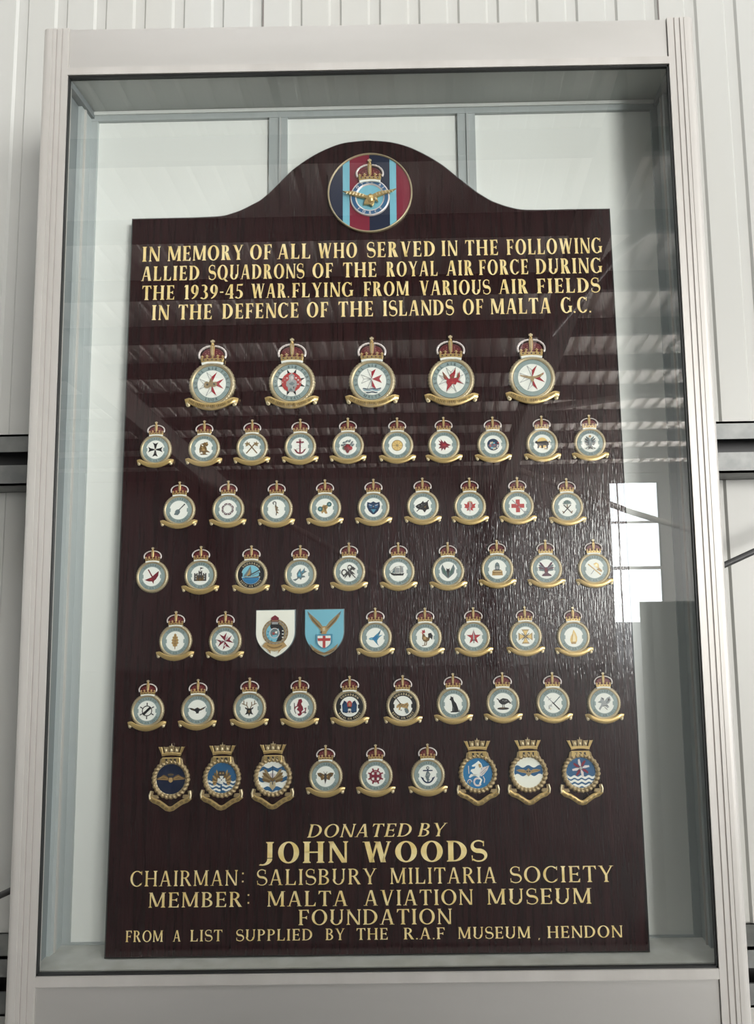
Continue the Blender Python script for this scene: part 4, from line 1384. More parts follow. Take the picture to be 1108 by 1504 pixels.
RAF_ART = [
    [(em_griffin_cross, 'gold beast over a half white half red eight-pointed star', 'LUQA'), (em_knight_check, 'grey armoured figure on a red and white chequered ground', 'TA KALI'),
     (em_cross_waves, 'half white half red eight-pointed cross above blue waves', 'MALTA'), (em_redbird_cross, 'red winged bird over a pale eight-pointed cross', None), (em_bird_cross, 'gold gliding bird across a half red eight-pointed cross', None)],
    [(em_black_cross, 'black eight-pointed cross'), (em_brown_eagle, 'brown perched eagle'), (em_axes, 'two crossed brown axes'), (em_red_anchor, 'red anchor'), (em_rose_thistle, 'red blooms and grey green leaves'),
     (em_gold_disc, 'plain gold disc'), (em_red_fish, 'red pointed fish facing right'), (em_blue_stars, 'dark blue globe scattered with stars'), (em_panther_sun, 'black big cat before a yellow sun'), (em_two_head_eagle, 'dark grey double-headed eagle')],
    [(em_mandolin, 'dark pear-shaped object with a long thin neck'), (em_chain_ring, 'ring of dark chain links'), (em_staff, 'thin brown winding serpent'), (em_two_wheels, 'brown torso between two green wheels'), (em_blue_arms, 'dark blue winged shield'),
     (em_boar, 'black boar head pierced by a spear'), (em_leaf_sword, 'red leaf star and upright sword'), (em_red_cross, 'plain red cross and arrow'), (em_palm_swords, 'palm tree over crossed swords')],
    [(em_winged_arrow, 'dark red winged arrow'), (em_castle, 'dark castle with a flag'), (em_sail_sea, 'brown and grey sail on blue sea'), (em_blue_bird, 'slate blue diving bird'), (em_chimera, 'black writhing winged beast'),
     (em_ship, 'small two-masted ship'), (em_green_wings, 'dark green raised wings'), (em_bust, 'helmeted grey head on a gold block'), (em_purple_bird, 'purple bird with wings raised'), (em_gold_blades, 'pale gold slanting blades')],
    [(em_oak_leaf, 'gold oak leaf'), (em_red_star_cross, 'dark red star-like cross'), (em_swallow, 'blue swallow'), (em_rooster, 'brown and black rooster'), (em_star_sword, 'red five-pointed star and upright sword'), (em_gold_cross, 'gold flared cross'), (em_flame, 'gold flame')],
    [(em_gear_bar, 'black spoked ring crossed by a slanting bar'), (em_black_bird, 'black bird with wings stretched level'), (em_stag, 'black stag head'), (em_sealion, 'red rearing sea beast'), (em_blue_wings_torch, 'red torch between dark blue wings'), (em_leopard, 'spotted leopard and a spear'),
     (em_cat, 'black sitting cat'), (em_guinea_fowl, 'black plump fowl on a mound'), (em_crossed_swords, 'thin crossed dark blades'), (em_griffin, 'grey prancing winged beast')],
    [(em_moth, 'brown moth'), (em_gear_cross, 'red cross inside a cog ring'), (em_navy_anchor, 'navy blue anchor')],
]

# ------------------------------------------------------------------ crowned badges (unit = outer radius of the rim)
ROPE_N = 44


def rim_mesh():
    mb = MB()
    n = ROPE_N * 6
    prof = [(0.79, 0.02), (0.82, 0.115), (0.845, 0.135), (0.885, 0.15), (0.94, 0.135), (0.985, 0.085), (1.0, 0.02), (0.99, 0.0)]

    def wob(a, i):
        if 3 <= i <= 6:
            return 0.016 * math.sin(ROPE_N * a + i * 1.3)
        return 0
    mb.lathe(prof, 'bronze', n, wob)
    # inner beaded lip, brighter
    rows = []
    for k in range(120):
        t = 2 * math.pi * k / 120
        rows.append([(r * math.cos(t), r * math.sin(t), z) for r, z in ((0.815, 0.10), (0.83, 0.142), (0.85, 0.10))])
    mb.grid(rows, 'pale_gold', True, True, False)
    return mb.build('rim', mesh_only=True)


def flat_ring(r0, r1, z, m, name, n=56, tabs=False):
    mb = MB()
    for k in range(n):
        a, b = 2 * math.pi * k / n, 2 * math.pi * (k + 1) / n
        mb.face([(r0 * math.cos(a), r0 * math.sin(a), z), (r1 * math.cos(a), r1 * math.sin(a), z), (r1 * math.cos(b), r1 * math.sin(b), z), (r0 * math.cos(b), r0 * math.sin(b), z)], m)
    mb.face([(r0 * math.cos(2 * math.pi * k / n), r0 * math.sin(2 * math.pi * k / n), z) for k in range(n)], m)
    if tabs:
        for s in (1, -1):
            mb.prism([(s * 0.50, -0.11), (s * 0.62, -0.13), (s * 0.62, 0.13), (s * 0.50, 0.11)], z, z + 0.03, m)
    return mb.build(name, mesh_only=True)


def arc_text(mb, s, r, h, a_mid, span, m, z, inward=False, T=0.2, N=0.13):
    """capitals round the ring; inward sets them along the bottom, upright"""
    ws = []
    x = 0
    for ch in s:
        polys, w_ = glyph(ch, T, N)
        ws.append((polys, x, w_))
        x += w_ + 0.3
    tot = x - 0.3
    for polys, ox, w_ in ws:
        t = ((ox + w_ / 2) / tot - 0.5) * span
        ang = math.radians(a_mid + (t if inward else -t))
        k = math.radians(span) * r / tot
        k = min(k, h * 1.2)
        for q in polys:
            pts = []
            for a, b in q:
                dx, dy = (a - w_ / 2) * k, (b - 0.5) * h
                if inward:
                    ex, ey = (-math.sin(ang), math.cos(ang)), (-math.cos(ang), -math.sin(ang))
                else:
                    ex, ey = (math.sin(ang), -math.cos(ang)), (math.cos(ang), math.sin(ang))
                pts.append((r * math.cos(ang) + dx * ex[0] + dy * ey[0], r * math.sin(ang) + dx * ex[1] + dy * ey[1]))
            mb.poly(pts, z, m)


def ring_text(top, bottom, m):
    mb = MB()
    if top:
        arc_text(mb, top, 0.70, 0.12, 90, 215 if len(top) > 10 else 95, m, 0.124)
    if bottom:
        arc_text(mb, bottom, 0.70, 0.12, 270, 120 if len(bottom) > 10 else (62 if len(bottom) > 4 else 44), m, 0.124, True)
    return mb.build('lettering', mesh_only=True)


def crown_meshes():
    # gilded frame
    f = MB()
    band = [(-0.46, 0.96), (-0.25, 0.985), (0, 0.995), (0.25, 0.985), (0.46, 0.96), (0.50, 1.11), (0.27, 1.14), (0, 1.15), (-0.27, 1.14), (-0.50, 1.11)]
    f.prism(band, 0.03, 0.16, 'gold', None, 0.015)
    for x, h in ((-0.44, 0.17), (-0.23, 0.20), (0, 0.22), (0.23, 0.20), (0.44, 0.17)):
        y = 1.10 + 0.03 * (1 - abs(x))
        f.prism([(x - 0.05, y), (x + 0.05, y), (x + 0.03, y + h * .4), (x + 0.085, y + h * .65), (x + 0.03, y + h * .8), (x, y + h), (x - 0.03, y + h * .8), (x - 0.085, y + h * .65), (x - 0.03, y + h * .4)], 0.05, 0.15, 'gold', None, 0.012)
        f.ball((x, y + h * .62, 0.15), 0.035, 'pale_gold', 6)
    # centre arch with orb and cross
    f.prism([(-0.075, 1.28), (0.075, 1.28), (0.09, 1.68), (0.05, 1.74), (-0.05, 1.74), (-0.09, 1.68)], 0.06, 0.17, 'gold', None, 0.02)
    for k in range(6):
        f.ball((0, 1.31 + 0.065 * k, 0.17), 0.036, 'pale_gold', 6)
    f.ball((0, 1.78, 0.11), 0.075, 'gold', 10)
    f.prism([(-0.035, 1.83), (0.035, 1.83), (0.03, 1.87), (0.085, 1.86), (0.085, 1.94), (0.03, 1.93), (0.035, 1.97), (-0.035, 1.97), (-0.03, 1.93), (-0.085, 1.94), (-0.085, 1.86), (-0.03, 1.87)], 0.08, 0.15, 'pale_gold')
    # jewels in the band
    for x, m in ((-0.36, 'dark'), (-0.18, 'velvet'), (0, 'dark'), (0.18, 'velvet'), (0.36, 'dark')):
        f.ball((x, 1.055 + 0.02 * (1 - abs(x)), 0.155), 0.038, m, 6, 1.2, 1, 0.6)
    frame = f.build('crown', mesh_only=True)
    # velvet cap
    c = MB()
    pts = []
    for i in range(17):
        t = math.pi * i / 16
        pts.append((0.50 * math.cos(t), 1.18 + 0.43 * math.sin(t) ** 0.8))
    c.prism([(-0.44, 1.08)] + pts[::-1] + [(0.44, 1.08)], 0.02, 0.09, 'velvet', None, 0.02)
    for x in (-0.3, -0.17, 0.17, 0.3):
        for y in (1.36, 1.45, 1.27):
            if abs(x) + (y - 1.27) * 1.2 < 0.42:
                c.ball((x, y, 0.09), 0.022, 'pink', 5)
    cap = c.build('velvet_cap', mesh_only=True)
    # silvered side arches
    s_ = MB()
    for s in (1, -1):
        path, rads = [], []
        for i in range(13):
            t = i / 12
            a = math.radians(-22 + 104 * t)
            path.append((s * (0.02 + 0.56 * math.cos(a)), 1.30 + 0.40 * math.sin(a), 0.10))
            rads.append(0.05 - 0.008 * t)
        s_.tube(path, 0.05, 'silver', 7, rads)
        for i in range(2, 11, 2):
            s_.ball(path[i], 0.058, 'silver', 6)
    arches = s_.build('arch', mesh_only=True)
    e_ = MB()
    e_.prism([(-0.44, 0.84), (-0.22, 0.89), (0, 0.905), (0.22, 0.89), (0.44, 0.84), (0.47, 0.95), (0.24, 0.99), (0, 1.0), (-0.24, 0.99), (-0.47, 0.95)], 0.03, 0.17, 'white', None, 0.02)
    erm = e_.build('ermine_trim', mesh_only=True)
    return frame, cap, arches, erm


def scroll_mesh(ticks):
    mb = MB()
    path = []
    K = 30
    for i in range(K + 1):
        x = -1.13 + 2.26 * i / K
        ax = abs(x)
        y = -1.02 + 0.36 * min(ax, 0.95) ** 2.1
        if ax > 0.86:
            y -= 0.35 * (ax - 0.86) ** 1.5
        hw = 0.155 - 0.04 * ax
        z = 0.15 - 0.05 * ax * ax + (0.05 if ax < 0.86 else 0.05 * (1 - (ax - 0.86) / 0.27))
        path.append((x, y, hw, z))
    rows = []
    for i, (x, y, hw, z) in enumerate(path):
        a, b = path[max(i - 1, 0)], path[min(i + 1, K)]
        t = Vector((b[0] - a[0], b[1] - a[1])).normalized()
        nx, ny = -t.y, t.x
        r = []
        for q, dz in ((-1, -0.06), (-1, -0.005), (-0.8, 0.02), (0, 0.0), (0.8, 0.02), (1, -0.005), (1, -0.06)):
            r.append((x + nx * hw * q, y + ny * hw * q, z + dz))
        rows.append(r)
    mb.grid(rows, 'gold', True)
    mb.face(rows[0], 'gold')
    mb.face(rows[-1][::-1], 'gold')
    # curled ends
    for s in (1, -1):
        pts = []
        for k in range(9):
            t = math.radians(100 - 330 * k / 8)
            rr = 0.10 - 0.006 * k
            pts.append((s * (0.985 + rr * math.cos(t) * 0.8), -0.885 + rr * math.sin(t), 0.10))
        mb.tube(pts, 0.042, 'pale_gold', 7)
        mb.ball((s * 0.985, -0.885, 0.10), 0.075, 'pale_gold', 8)
    if ticks:
        random.seed(7)
        for i in range(3, K - 2):
            x, y, hw, z = path[i]
            if i % 6 == 0:
                continue
            t = Vector((path[i + 1][0] - path[i - 1][0], path[i + 1][1] - path[i - 1][1])).normalized()
            nx, ny = -t.y, t.x
            for o in (-0.022, 0.022):
                k = 0.55 * hw
                w2 = 0.008
                cx, cy_ = x + t.x * o, y + t.y * o
                q = random.uniform(-0.02, 0.02)
                mb.face([(cx - nx * k - t.x * w2, cy_ - ny * k - t.y * w2, z + 0.012), (cx - nx * k + t.x * w2, cy_ - ny * k + t.y * w2, z + 0.012),
                         (cx + nx * k + t.x * (w2 + q), cy_ + ny * k + t.y * (w2 + q), z + 0.012), (cx + nx * k - t.x * (w2 - q), cy_ + ny * k - t.y * (w2 - q), z + 0.012)], 'scrollink')
    return mb.build('scroll', mesh_only=True)


RIM = rim_mesh()
RING = {'plain': flat_ring(0.60, 0.80, 0.115, 'ring', 'enamel_ring', 60), 'tabs': flat_ring(0.58, 0.80, 0.115, 'ring', 'enamel_ring', 60, True),
        'black': flat_ring(0.58, 0.80, 0.115, 'black', 'enamel_ring', 60, True)}
TXT_SMALL = ring_text('SQUADRON', 'ROYAL AIR FORCE', 'lettering')
TXT_BLACK = ring_text('SQUADRON', 'ROYAL AIR FORCE', 'pale_gold')
CROWN, CAP, ARCH, ERMINE = crown_meshes()
SCROLL, SCROLL_T = scroll_mesh(False), scroll_mesh(True)


def disc_mesh(r, z, m, name):
    mb = MB()
    mb.prism([(r * math.cos(2 * math.pi * k / 48), r * math.sin(2 * math.pi * k / 48)) for k in range(48)], z - 0.05, z, m)
    return mb.build(name, mesh_only=True)


WHITE = {0.607: disc_mesh(0.607, 0.128, 'white', 'field'), 0.58: disc_mesh(0.58, 0.128, 'white', 'field')}


def mount(name, u, v, label, cat, group, scale):
    o = empty(name, bpt(u, v, 0.0006), label, cat, group)
    o.rotation_euler = BROT
    o.scale = (scale, scale, scale)
    return o


def crowned_badge(u, v, R, art, label, group, ring='tabs', text=None, scroll=SCROLL, bottom=None):
    b = mount('squadron_badge', u, v, label, 'badge', group, R)
    put('rim', RIM, b)
    er = put('enamel_ring', RING[ring], b)
    if text is not None:
        put('lettering', text, er)
    wr = 0.607 if ring == 'plain' else 0.58
    fl = put('field', WHITE[wr], b)
    a = Art(0.0, 0.0045)
    art(a)
    me = a.mb.build('emblem', None, wr * 0.98, mesh_only=True)
    o = put('emblem', me, fl)
    o.location = (0, 0, 0.129)
    cr_ = put('crown', CROWN, b)
    if ring != 'plain':                     # the small badges carry a flatter crown
        cr_.scale = (0.90, 0.84, 1.0)
        cr_.location = (0, 0.136, 0)
    put('velvet_cap', CAP, cr_)
    put('arch', ARCH, cr_)
    put('ermine_trim', ERMINE, cr_)
    if scroll is not None:
        put('scroll', scroll, b)
    return b


ROWN = ['top row', 'second row', 'third row', 'fourth row', 'fifth row', 'sixth row', 'bottom row']
for ri, (pos, arts) in enumerate(zip(RAF_POS, RAF_ART)):
    for ci, ((u, v), item) in enumerate(zip(pos, arts)):
        art, desc = item[0], item[1]
        if ri == 0:
            text = ring_text('ROYAL AIR FORCE' if item[2] or ci == 3 else None, item[2], 'lettering') if ci != 4 else None
            crowned_badge(u, v, 0.0392, art, 'large crowned top-row badge with ' + desc, 'large crowned badges in the top row', 'plain', text, SCROLL_T)
        else:
            black = (ri, ci) in ((3, 2), (5, 4), (5, 5))
            R = 0.0266
            crowned_badge(u, v, R, art, 'small crowned badge with ' + desc + (', black ring' if black else '') + ', ' + ROWN[ri],
                          'small crowned badges on the board', 'black' if black else 'tabs', TXT_BLACK if black else TXT_SMALL,
                          None if (ri, ci) == (3, 0) else SCROLL)

# ------------------------------------------------------------------ naval air squadron badges (unit = outer radius of the rope)
def naval_parts():
    mb = MB()
    n = 26 * 8
    rows = []
    for k in range(n):
        a = 2 * math.pi * k / n
        row = []
        for j in range(9):
            t = 2 * math.pi * j / 9
            rr = 0.115 * (1 + 0.22 * math.sin(26 * a + t * 1.0 + math.pi))
            R_ = 0.885 + rr * math.cos(t)
            row.append((R_ * math.cos(a), R_ * math.sin(a), 0.10 + rr * math.sin(t)))
        rows.append(row)
    mb.grid(rows, 'old_gold', True, True, True)
    rope = mb.build('rope_rim', mesh_only=True)
    mb = MB()
    rows = []
    for k in range(72):
        a = 2 * math.pi * k / 72
        rows.append([(r * math.cos(a), r * math.sin(a), z) for r, z in ((0.76, 0.06), (0.775, 0.125), (0.80, 0.125), (0.82, 0.06))])
    mb.grid(rows, 'pale_gold', True, True, False)
    lip = mb.build('inner_lip', mesh_only=True)
    mb = MB()
    mb.prism([(-0.50, 0.80), (0.50, 0.80), (0.47, 1.10), (-0.47, 1.10)], 0.02, 0.20, 'gold', None, 0.02)
    mb.prism([(-0.62, 0.74), (-0.50, 0.80), (-0.47, 1.08), (-0.56, 1.02)], 0.02, 0.16, 'old_gold', None, 0.02)
    mb.prism([(0.62, 0.74), (0.50, 0.80), (0.47, 1.08), (0.56, 1.02)], 0.02, 0.16, 'old_gold', None, 0.02)
    plate = mb.build('number_plate', mesh_only=True)
    mb = MB()
    mb.prism([(-0.48, 1.16), (-0.24, 1.20), (0, 1.215), (0.24, 1.20), (0.48, 1.16), (0.52, 1.31), (0.26, 1.34), (0, 1.35), (-0.26, 1.34), (-0.52, 1.31)], 0.03, 0.18, 'gold', None, 0.02)
    for x, l, w0, w1, h in ((-0.47, -0.13, 0.06, 0.09, 0.33), (0.47, 0.13, 0.06, 0.09, 0.33), (0, 0, 0.10, 0.13, 0.38), (-0.25, -0.05, 0.10, 0.13, 0.33), (0.25, 0.05, 0.10, 0.13, 0.33)):
        y = 1.30
        mb.prism([(x - w0, y), (x + w0, y), (x + l + w1, y + h), (x + l, y + h * 0.96), (x + l - w1, y + h)], 0.05, 0.15, 'gold' if abs(x) > 0.4 else 'old_gold', None, 0.015)
        if abs(x) < 0.4:
            mb.ball((x + l * .5, y + 0.16, 0.15), 0.085, 'pale_gold', 8, 0.8, 1.2, 0.6)
    mb.prism([(-0.03, 1.66), (0.03, 1.66), (0.0, 1.80)], 0.08, 0.13, 'pale_gold')
    crown = mb.build('naval_crown', mesh_only=True)
    mb = MB()
    pts = [(-1.04, -0.93), (-0.86, -1.08), (-0.6, -1.17), (-0.36, -1.32), (-0.16, -1.46), (0.0, -1.50), (0.16, -1.46), (0.36, -1.32), (0.6, -1.17), (0.86, -1.08), (1.04, -0.93)]
    rows = []
    for i, (x, y) in enumerate(pts):
        a, b = pts[max(i - 1, 0)], pts[min(i + 1, len(pts) - 1)]
        t = Vector((b[0] - a[0], b[1] - a[1])).normalized()
        nx, ny = -t.y, t.x
        hw = 0.125
        z = 0.11 + 0.03 * math.cos(x * 3)
        rows.append([(x + nx * hw * q, y + ny * hw * q, z + dz) for q, dz in ((-1, -0.07), (-1, 0), (-0.8, 0.03), (0, 0.012), (0.8, 0.03), (1, 0), (1, -0.07))])
    mb.grid(rows, 'gold', True)
    mb.face(rows[0], 'gold')
    mb.face(rows[-1][::-1], 'gold')
    for s in (1, -1):                       # folded tails beside the rope
        q = [(s * 1.10, -0.98), (s * 0.96, -1.02), (s * 0.62, -0.96), (s * 0.66, -0.80), (s * 0.92, -0.80), (s * 0.90, -0.62), (s * 1.06, -0.58), (s * 1.12, -0.74)]
        mb.prism(q, 0.02, 0.10, 'old_gold', None, 0.02)
        mb.tube([(s * 1.02, -0.60, 0.1), (s * 1.08, -0.80, 0.13), (s * 1.05, -0.98, 0.13)], 0.05, 'pale_gold', 7)
    for i in range(1, 10):
        if i == 5:
            continue
        x, y = pts[i]
        a, b = pts[i - 1], pts[i + 1]
        t = Vector((b[0] - a[0], b[1] - a[1])).normalized()
        nx, ny = -t.y, t.x
        for o in (-0.06, -0.02, 0.02, 0.06):
            cx, cy_ = x + t.x * o, y + t.y * o
            z = 0.145 + 0.03 * math.cos(x * 3)
            mb.face([(cx - nx * 0.06 - t.x * .008, cy_ - ny * 0.06 - t.y * .008, z), (cx - nx * 0.06 + t.x * .008, cy_ - ny * 0.06 + t.y * .008, z),
                     (cx + nx * 0.06 + t.x * .008, cy_ + ny * 0.06 + t.y * .008, z), (cx + nx * 0.06 - t.x * .008, cy_ + ny * 0.06 - t.y * .008, z)], 'scrollink')
    scr = mb.build('scroll', mesh_only=True)
    return rope, lip, plate, crown, scr


ROPE, LIP, PLATE, NCROWN, NSCROLL = naval_parts()


def nv_wings(a):
    for s in (1, -1):
        a.p('brown', s * .08, .02, s * .3, .2, s * .5, .3, s * .7, .16, s * .98, .06, s * .98, -.02, s * .6, -.06, s * .1, -.1)
        a.l('tan', .035, s * .2, .04, s * .5, .16, s * .8, .06).l('tan', .03, s * .2, -.02, s * .9, 0)
    a.e('dark', 0, .28, .2, .12).p('tan', -.1, .1, .1, .1, .14, -.14, 0, -.24, -.14, -.14).l('brown', .06, -.2, .3, .2, .3)


def nv_owl(a):
    for y in (-.26, -.52, -.77):
        a.waves('white', y, .13, .045, 4.2, .97, 0.6)
    for s in (1, -1):
        wing(a, 'tan', s * .24, -.06, .62, 78, s, 7, 17, .1, 'brown')
        a.p('brown', s * .1, .3, s * .3, .3, s * .36, -.1, s * .16, -.14)
    a.p('dark', -.2, .46, .2, .46, .26, .2, 0, .1, -.26, .2).e('tan', -.1, .32, .06).e('tan', .1, .32, .06)
    for k in range(4):
        t = math.radians(90 * k)
        pts = [(.04, .05), (.26, .14), (.26, -.14), (.04, -.05)]
        a.p('white', *[v for x, y in pts for v in (x * math.cos(t) - y * math.sin(t), x * math.sin(t) + y * math.cos(t) - .12)])
    a.p('white', -.05, -.2, .05, -.2, .05, -.36, -.05, -.36).p('blue', -.05, -.42, .05, -.42, .05, -.8, -.05, -.8)


def nv_eagle_waves(a):
    a.z += .0
    for y, t in ((.5, .25), (-.16, .27), (-.8, .26)):
        a.waves('blue', y, t, .06, 3.0, .98, 1.57 if y > 0 else -1.2)
    for s in (1, -1):
        wing(a, 'old_gold', s * .12, -.16, .86, 56, s, 4, 13, .15, 'brown')
    a.p('silver', -.2, .24, .2, .24, .1, -.2, -.1, -.2).p('pale_gold', -.16, -.3, .16, -.3, .22, -.6, 0, -.88, -.22, -.6).l('navy', .05, 0, .74, 0, -.5).p('brown', -.16, .04, 0, -.1, .16, .04, .1, -.28, -.1, -.28)


def nv_pegasus(a):
    a.p('white', -.04, .72, .06, .82, .14, .74, .26, .62, .34, .4, .22, .3, .24, .1, .16, -.1, .1, -.3, -.1, -.2, -.3, -.16, -.46, -.04, -.62, -.24, -.54, -.3, -.36, -.2, -.3, -.05, -.44, .12, -.5, .1, -.44, .26, -.2, .3, -.14, .46, -.34, .42, -.4, .5, -.16, .64)
    a.p('silver', .12, -.02, .3, .36, .8, .5, .66, .2, .4, -.1, .2, -.22).l('grey', .04, .2, .0, .66, .4).l('grey', .04, .26, -.1, .56, .18)
    a.arc('silver', .12, -.02, -.56, .24, .24, 60, 330).l('white', .12, .1, -.3, .24, -.44, .12, -.7).l('silver', .07, .36, -.2, .46, -.4, .42, -.62).l('silver', .06, -.62, .5, -.6, -.02).arc('silver', .05, -.56, -.56, .14, .16, 0, 200).p('tan', -.6, -.5, -.5, -.5, -.56, -.74).p('tan', .06, .6, .2, .62, .26, .4, .12, .36)


def nv_white_band(a):
    a.waves('blue', .12, .56, .08, 2.6, .97, 1.57)
    for s in (1, -1):
        a.p('tan', s * .1, .06, s * .3, .2, s * .6, .22, s * .84, .16, s * .6, .04, s * .2, -.04).l('brown', .035, s * .2, .08, s * .7, .15)
    a.e('old_gold', 0, .04, .22, .16).e('dark', -.08, .08, .06).e('dark', .08, .08, .06).p('old_gold', -.2, -.04, .2, -.04, .0, -.26).p('old_gold', -.14, .14, 0, .3, .14, .14)


def nv_propeller(a):
    for y in (-.3, -.56, -.84):
        a.waves('white', y, .16, .05, 4.0, .97, 1.2)
    for k in range(8):
        t = math.radians(45 * k + 10)
        c = 'silver' if k % 2 == 0 else 'wine'
        L = .58 if k % 2 == 0 else .56
        pts = [(.1, .02), (.3, .12), (L, .08), (L + .02, -.04), (.3, -.06), (.1, -.03)]
        a.p(c, *[v for x, y in pts for v in (x * math.cos(t) - y * math.sin(t), .3 + x * math.sin(t) + y * math.cos(t))])
    a.e('slate', 0, .3, .13).e('silver', 0, .3, .08).e('slate', 0, .3, .04)


NAVAL_ART = [(nv_wings, 'midnight', '828', 'plain dark blue field with tan wings', 'leftmost in the bottom row'), (nv_owl, 'blue', '830', 'brown owl and white cross over waves', 'second in the bottom row'),
             (nv_eagle_waves, 'white', '815', 'eagle on blue and white wavy bars', 'left of the brown moth badge'), (nv_pegasus, 'bright', '826', 'white winged horse on bright blue', 'right of the anchor badge'),
             (nv_white_band, 'cream', '821', 'wings on a blue wavy band across white', 'second from the right'), (nv_propeller, 'blue', '728', 'white propeller above waves', 'rightmost in the bottom row')]
for (u, v), (art, ground, num, desc, where) in zip(NAVAL_POS, NAVAL_ART):
    b = mount('naval_badge', u, v, 'rope-rimmed naval badge numbered ' + num + ', ' + desc, 'badge', 'naval badges in the bottom row', 0.0299)
    rp = put('rope_rim', ROPE, b)
    put('inner_lip', LIP, rp)
    mb = MB()
    mb.prism([(0.78 * math.cos(2 * math.pi * k / 48), 0.78 * math.sin(2 * math.pi * k / 48)) for k in range(48)], 0.02, 0.08, ground)
    fl = mb.build('field', b)
    a = Art(0.0, 0.004)
    art(a)
    o = put('emblem', a.mb.build('emblem', None, 0.77, mesh_only=True), fl)
    o.location = (0, 0, 0.081)
    pl = put('number_plate', PLATE, b)
    a = Art(0.203, 0)
    a.text('black', num, 0, 0.95, 0.60, 0.19)
    a.mb.build('number', pl)
    put('naval_crown', NCROWN, b)
    put('scroll', NSCROLL, b)


# ------------------------------------------------------------------ two shield plaques (unit = half width)
def shield_outline(w_, top, bot):
    pts = [(-w_, top), (w_, top)]
    for i in range(0, 15):
        t = i / 14
        y = top * 0.05 + (bot - top * 0.05) * t
        x = w_ * (1 - t ** 2.1) ** 0.80
        pts.append((x, y))
    left = [(-x, y) for x, y in pts[2:-1]][::-1]
    return pts + left


def shield(u, v, ground, art, label):
    s = mount('shield_plaque', u, v, label, 'plaque', 'shield plaques in the fifth row', 0.0317)
    mb = MB()
    mb.prism(shield_outline(1.0, 1.19, -1.19), 0.0, 0.20, ground, 'slate', 0.03)
    bd_ = mb.build('shield', s)
    a = Art(0.0, 0.005)
    art(a)
    a.mb.build('emblem', bd_).location = (0, 0, 0.202)
    return s


def sh_hawk(a):
    a.e('old_gold', 0, .06, .66, n=30).e('grey', 0, .06, .58, n=30).e('old_gold', 0, .06, .55, n=28).e('sky', 0, .04, .46, n=28)
    for k in range(20):
        t = math.radians(18 * k)
        a.z -= a.dz
        a.l('brown', .03, .56 * math.cos(t), .06 + .56 * math.sin(t), .65 * math.cos(t + .06), .06 + .65 * math.sin(t + .06))
    a.p('black', .1, .5, .3, .4, .46, .16, .44, -.14, .3, -.36, .05, -.4, .14, -.2, .24, 0).p('black', -.26, .36, -.2, .56, -.1, .46, .1, .46, .2, .56, .2, .3, .1, .18, -.1, .2, -.22, .26)
    a.ring('silver', -.03, .02, .24, .04).e('slate', -.03, .02, .2).p('sky', -.16, -.1, .12, -.06, .06, -.18, -.1, -.18).p('rose', -.16, .04, 0, .06, -.06, -.08).p('white', 0, .1, .12, .12, .1, .0, .0, .02)
    for y in (.14, -.02, -.18):
        a.p('white', .33, y, .43, y + .03, .42, y - .06)
    for x, y in ((-.34, .1), (-.38, -.06), (-.32, -.22), (-.16, -.34)):
        a.star('teal', 4, .07, .03, 30, x, y)
    # crown and motto ribbon
    a.p('maroon', -.2, .78, 0, .92, .2, .78, .16, .58, -.16, .58).p('grey', -.14, .58, .14, .58, .16, .46, -.16, .46).l('old_gold', .04, -.16, .64, .16, .64)
    a.p('tan', -.46, -.42, -.2, -.52, 0, -.54, .2, -.52, .46, -.42, .62, -.62, .34, -.78, .16, -1.0, .2, -.84, 0, -.88, -.2, -.84, -.2, -1.0, -.36, -.78, -.62, -.62)
    a.arc('brown', .05, 0, -.1, .6, .6, 232, 308).arc('pale_gold', .03, 0, -.12, .7, .7, 240, 300)


def sh_eagle_cross(a):
    for s in (1, -1):
        a.p('old_gold', s * .04, .26, s * .24, .54, s * .6, .86, s * .84, 1.08, s * .76, .8, s * .6, .56, s * .3, .26, s * .12, .04)
        a.p('brown', s * .1, .2, s * .5, .64, s * .74, .94, s * .62, .66, s * .3, .3)
        a.p('slate', s * .7, .92, s * .86, 1.1, s * .8, .88)
    a.p('tan', -.12, .32, .08, .34, .16, .1, .08, -.1, -.14, -.1, -.18, .1).p('pale_gold', -.08, .26, .04, .28, .06, .1, -.08, .08).p('dark', -.1, .1, -.24, .04, -.12, -.02)
    # ribbon along the foot
    a.p('old_gold', -.72, -.52, -.5, -.72, -.2, -.9, 0, -.98, .2, -.9, .5, -.72, .72, -.52, .6, -.82, .3, -1.04, 0, -1.13, -.3, -1.04, -.6, -.82)
    a.arc('brown', .05, 0, -.1, .9, .9, 235, 305)
    q = [(x * .42, -.42 + y * .36) for x, y in shield_outline(1.0, 1.0, -1.1)]
    a.p('teal', *[v for p in q for v in p])
    q = [(x * .33, -.43 + y * .29) for x, y in shield_outline(1.0, 1.0, -1.1)]
    a.p('white', *[v for p in q for v in p])
    a.p('rose', -.07, -.14, .07, -.14, .07, -.74, -.07, -.74).p('rose', -.33, -.26, .33, -.26, .31, -.4, -.31, -.4)


shield(*SHIELD_POS[0], 'cream', sh_hawk, 'cream shield plaque with a round black and blue badge, fifth row')
shield(*SHIELD_POS[1], 'airblue', sh_eagle_cross, 'light blue shield plaque with an eagle over a red cross, fifth row')

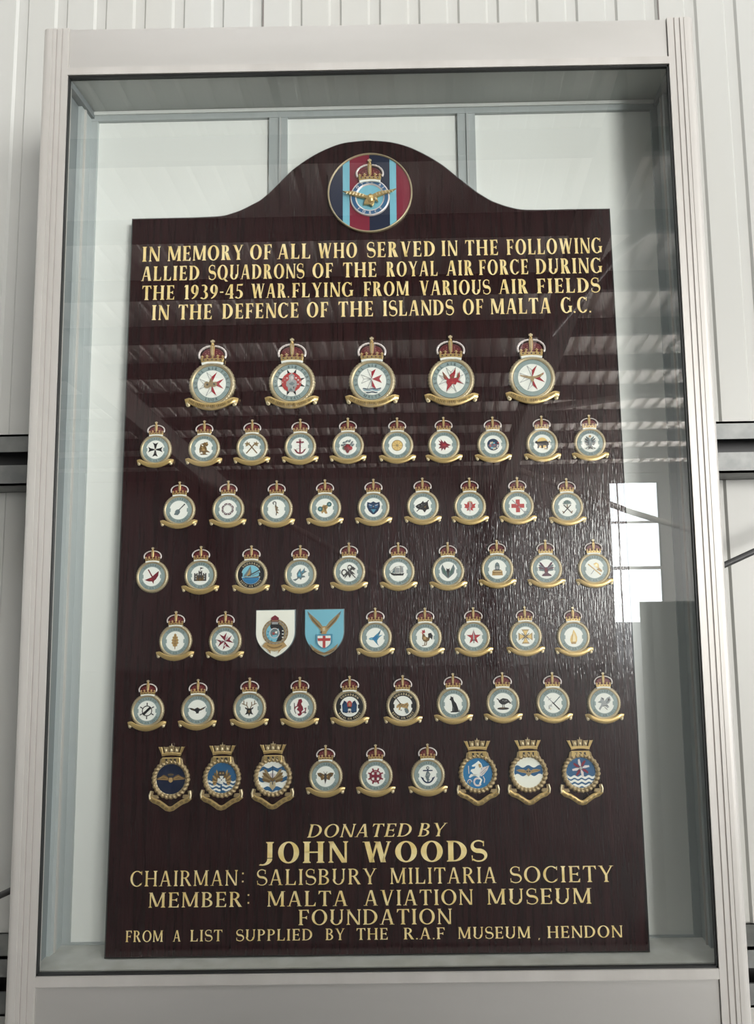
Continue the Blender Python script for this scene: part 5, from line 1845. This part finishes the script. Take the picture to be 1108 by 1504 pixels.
# ------------------------------------------------------------------ round striped plaque at the top of the board (unit = its radius)
rd = mount('round_plaque', DISC_POS[0], DISC_POS[1], 'round striped plaque in navy, light blue and red with a gilt crown and eagle', 'plaque', None, 0.0742)
mb = MB()
mb.lathe([(0.955, 0.02), (0.962, 0.06), (0.985, 0.07), (1.0, 0.05), (1.0, 0.0)], 'bronze', 72)
mb.build('rim', rd)
mb = MB()
mb.prism([(0.965 * math.cos(2 * math.pi * k / 60), 0.965 * math.sin(2 * math.pi * k / 60)) for k in range(60)], 0.0, 0.03, 'midnight')
st = mb.build('striped_disc', rd)
a = Art(0.031, 0.0008)
for c, x0, x1 in (('midnight', -.962, -.64), ('airblue', -.64, -.478), ('wine', -.478, -.013), ('midnight', -.013, .465), ('airblue', .465, .62), ('wine', .62, .962)):
    a.band(c, x0, x1, .962)
a.mb.build('stripes', st)
ringp = mb = MB()
prof = [(0.30, 0.04), (0.325, 0.075), (0.345, 0.08), (0.43, 0.08), (0.45, 0.085), (0.465, 0.05), (0.465, 0.03)]
rows = []
for k in range(64):
    t = 2 * math.pi * k / 64
    rows.append([(r * math.cos(t), r * math.sin(t) - .135, z) for r, z in prof])
mb.grid([[q for q in r[2:4]] for r in rows], 'blue', False, True, False)
mb.grid([[q for q in r[0:3]] for r in rows], 'silver', True, True, False)
mb.grid([[q for q in r[3:7]] for r in rows], 'silver', True, True, False)
rg = mb.build('garter_ring', rd)
mb = MB()
arc_text(mb, 'ROYAL AIR', 0.387, 0.07, 90, 150, 'silver', 0.0815)
arc_text(mb, 'FORCE', 0.387, 0.07, 270, 95, 'silver', 0.0815, True)
t_ = mb.build('lettering', rg)
t_.location = (0, -.135, 0)
mb = MB()
mb.prism([(0.335 * math.cos(2 * math.pi * k / 40), 0.335 * math.sin(2 * math.pi * k / 40) - .135) for k in range(40)], 0.03, 0.055, 'airblue')
mb.build('field', rd)
# crown: the small badge crown reused at this plaque's scale
k_ = 0.30 / 0.56
cr_ = put('crown', CROWN, rd)
cr_.scale = (k_, k_, k_)
cr_.location = (0, 0.218 - 0.86 * k_, 0.03)
put('velvet_cap', CAP, cr_)
put('arch', ARCH, cr_)
put('ermine_trim', ERMINE, cr_)
# gilt eagle across the ring
mb = MB()
body = [(-.63, -.005), (-.44, .0), (-.22, -.06), (-.06, -.12), (.06, -.10), (.2, -.03), (.42, .0), (.62, .035), (.5, -.04), (.3, -.11), (.17, -.17), (.2, -.29), (.12, -.24), (.1, -.33), (.06, -.39), (-.02, -.34), (-.14, -.35), (-.12, -.25), (-.08, -.2), (-.22, -.16), (-.42, -.11)]
mb.prism(body, 0.09, 0.14, 'gold', None, 0.012)
for s, q in ((-1, -.11), (1, -.09)):
    for i in range(6):
        x0 = s * (.14 + .075 * i)
        mb.tube([(x0, q + .02 + .012 * i, .142), (x0 + s * .03, q - .04 + .014 * i, .142)], 0.012, 'pale_gold', 5)
mb.ball((0.02, -.2, .13), .09, 'gold', 8, 1, 1.4, .5)
mb.ball((0.13, -.22, .14), .04, 'pale_gold', 6)
mb.build('eagle', rd)
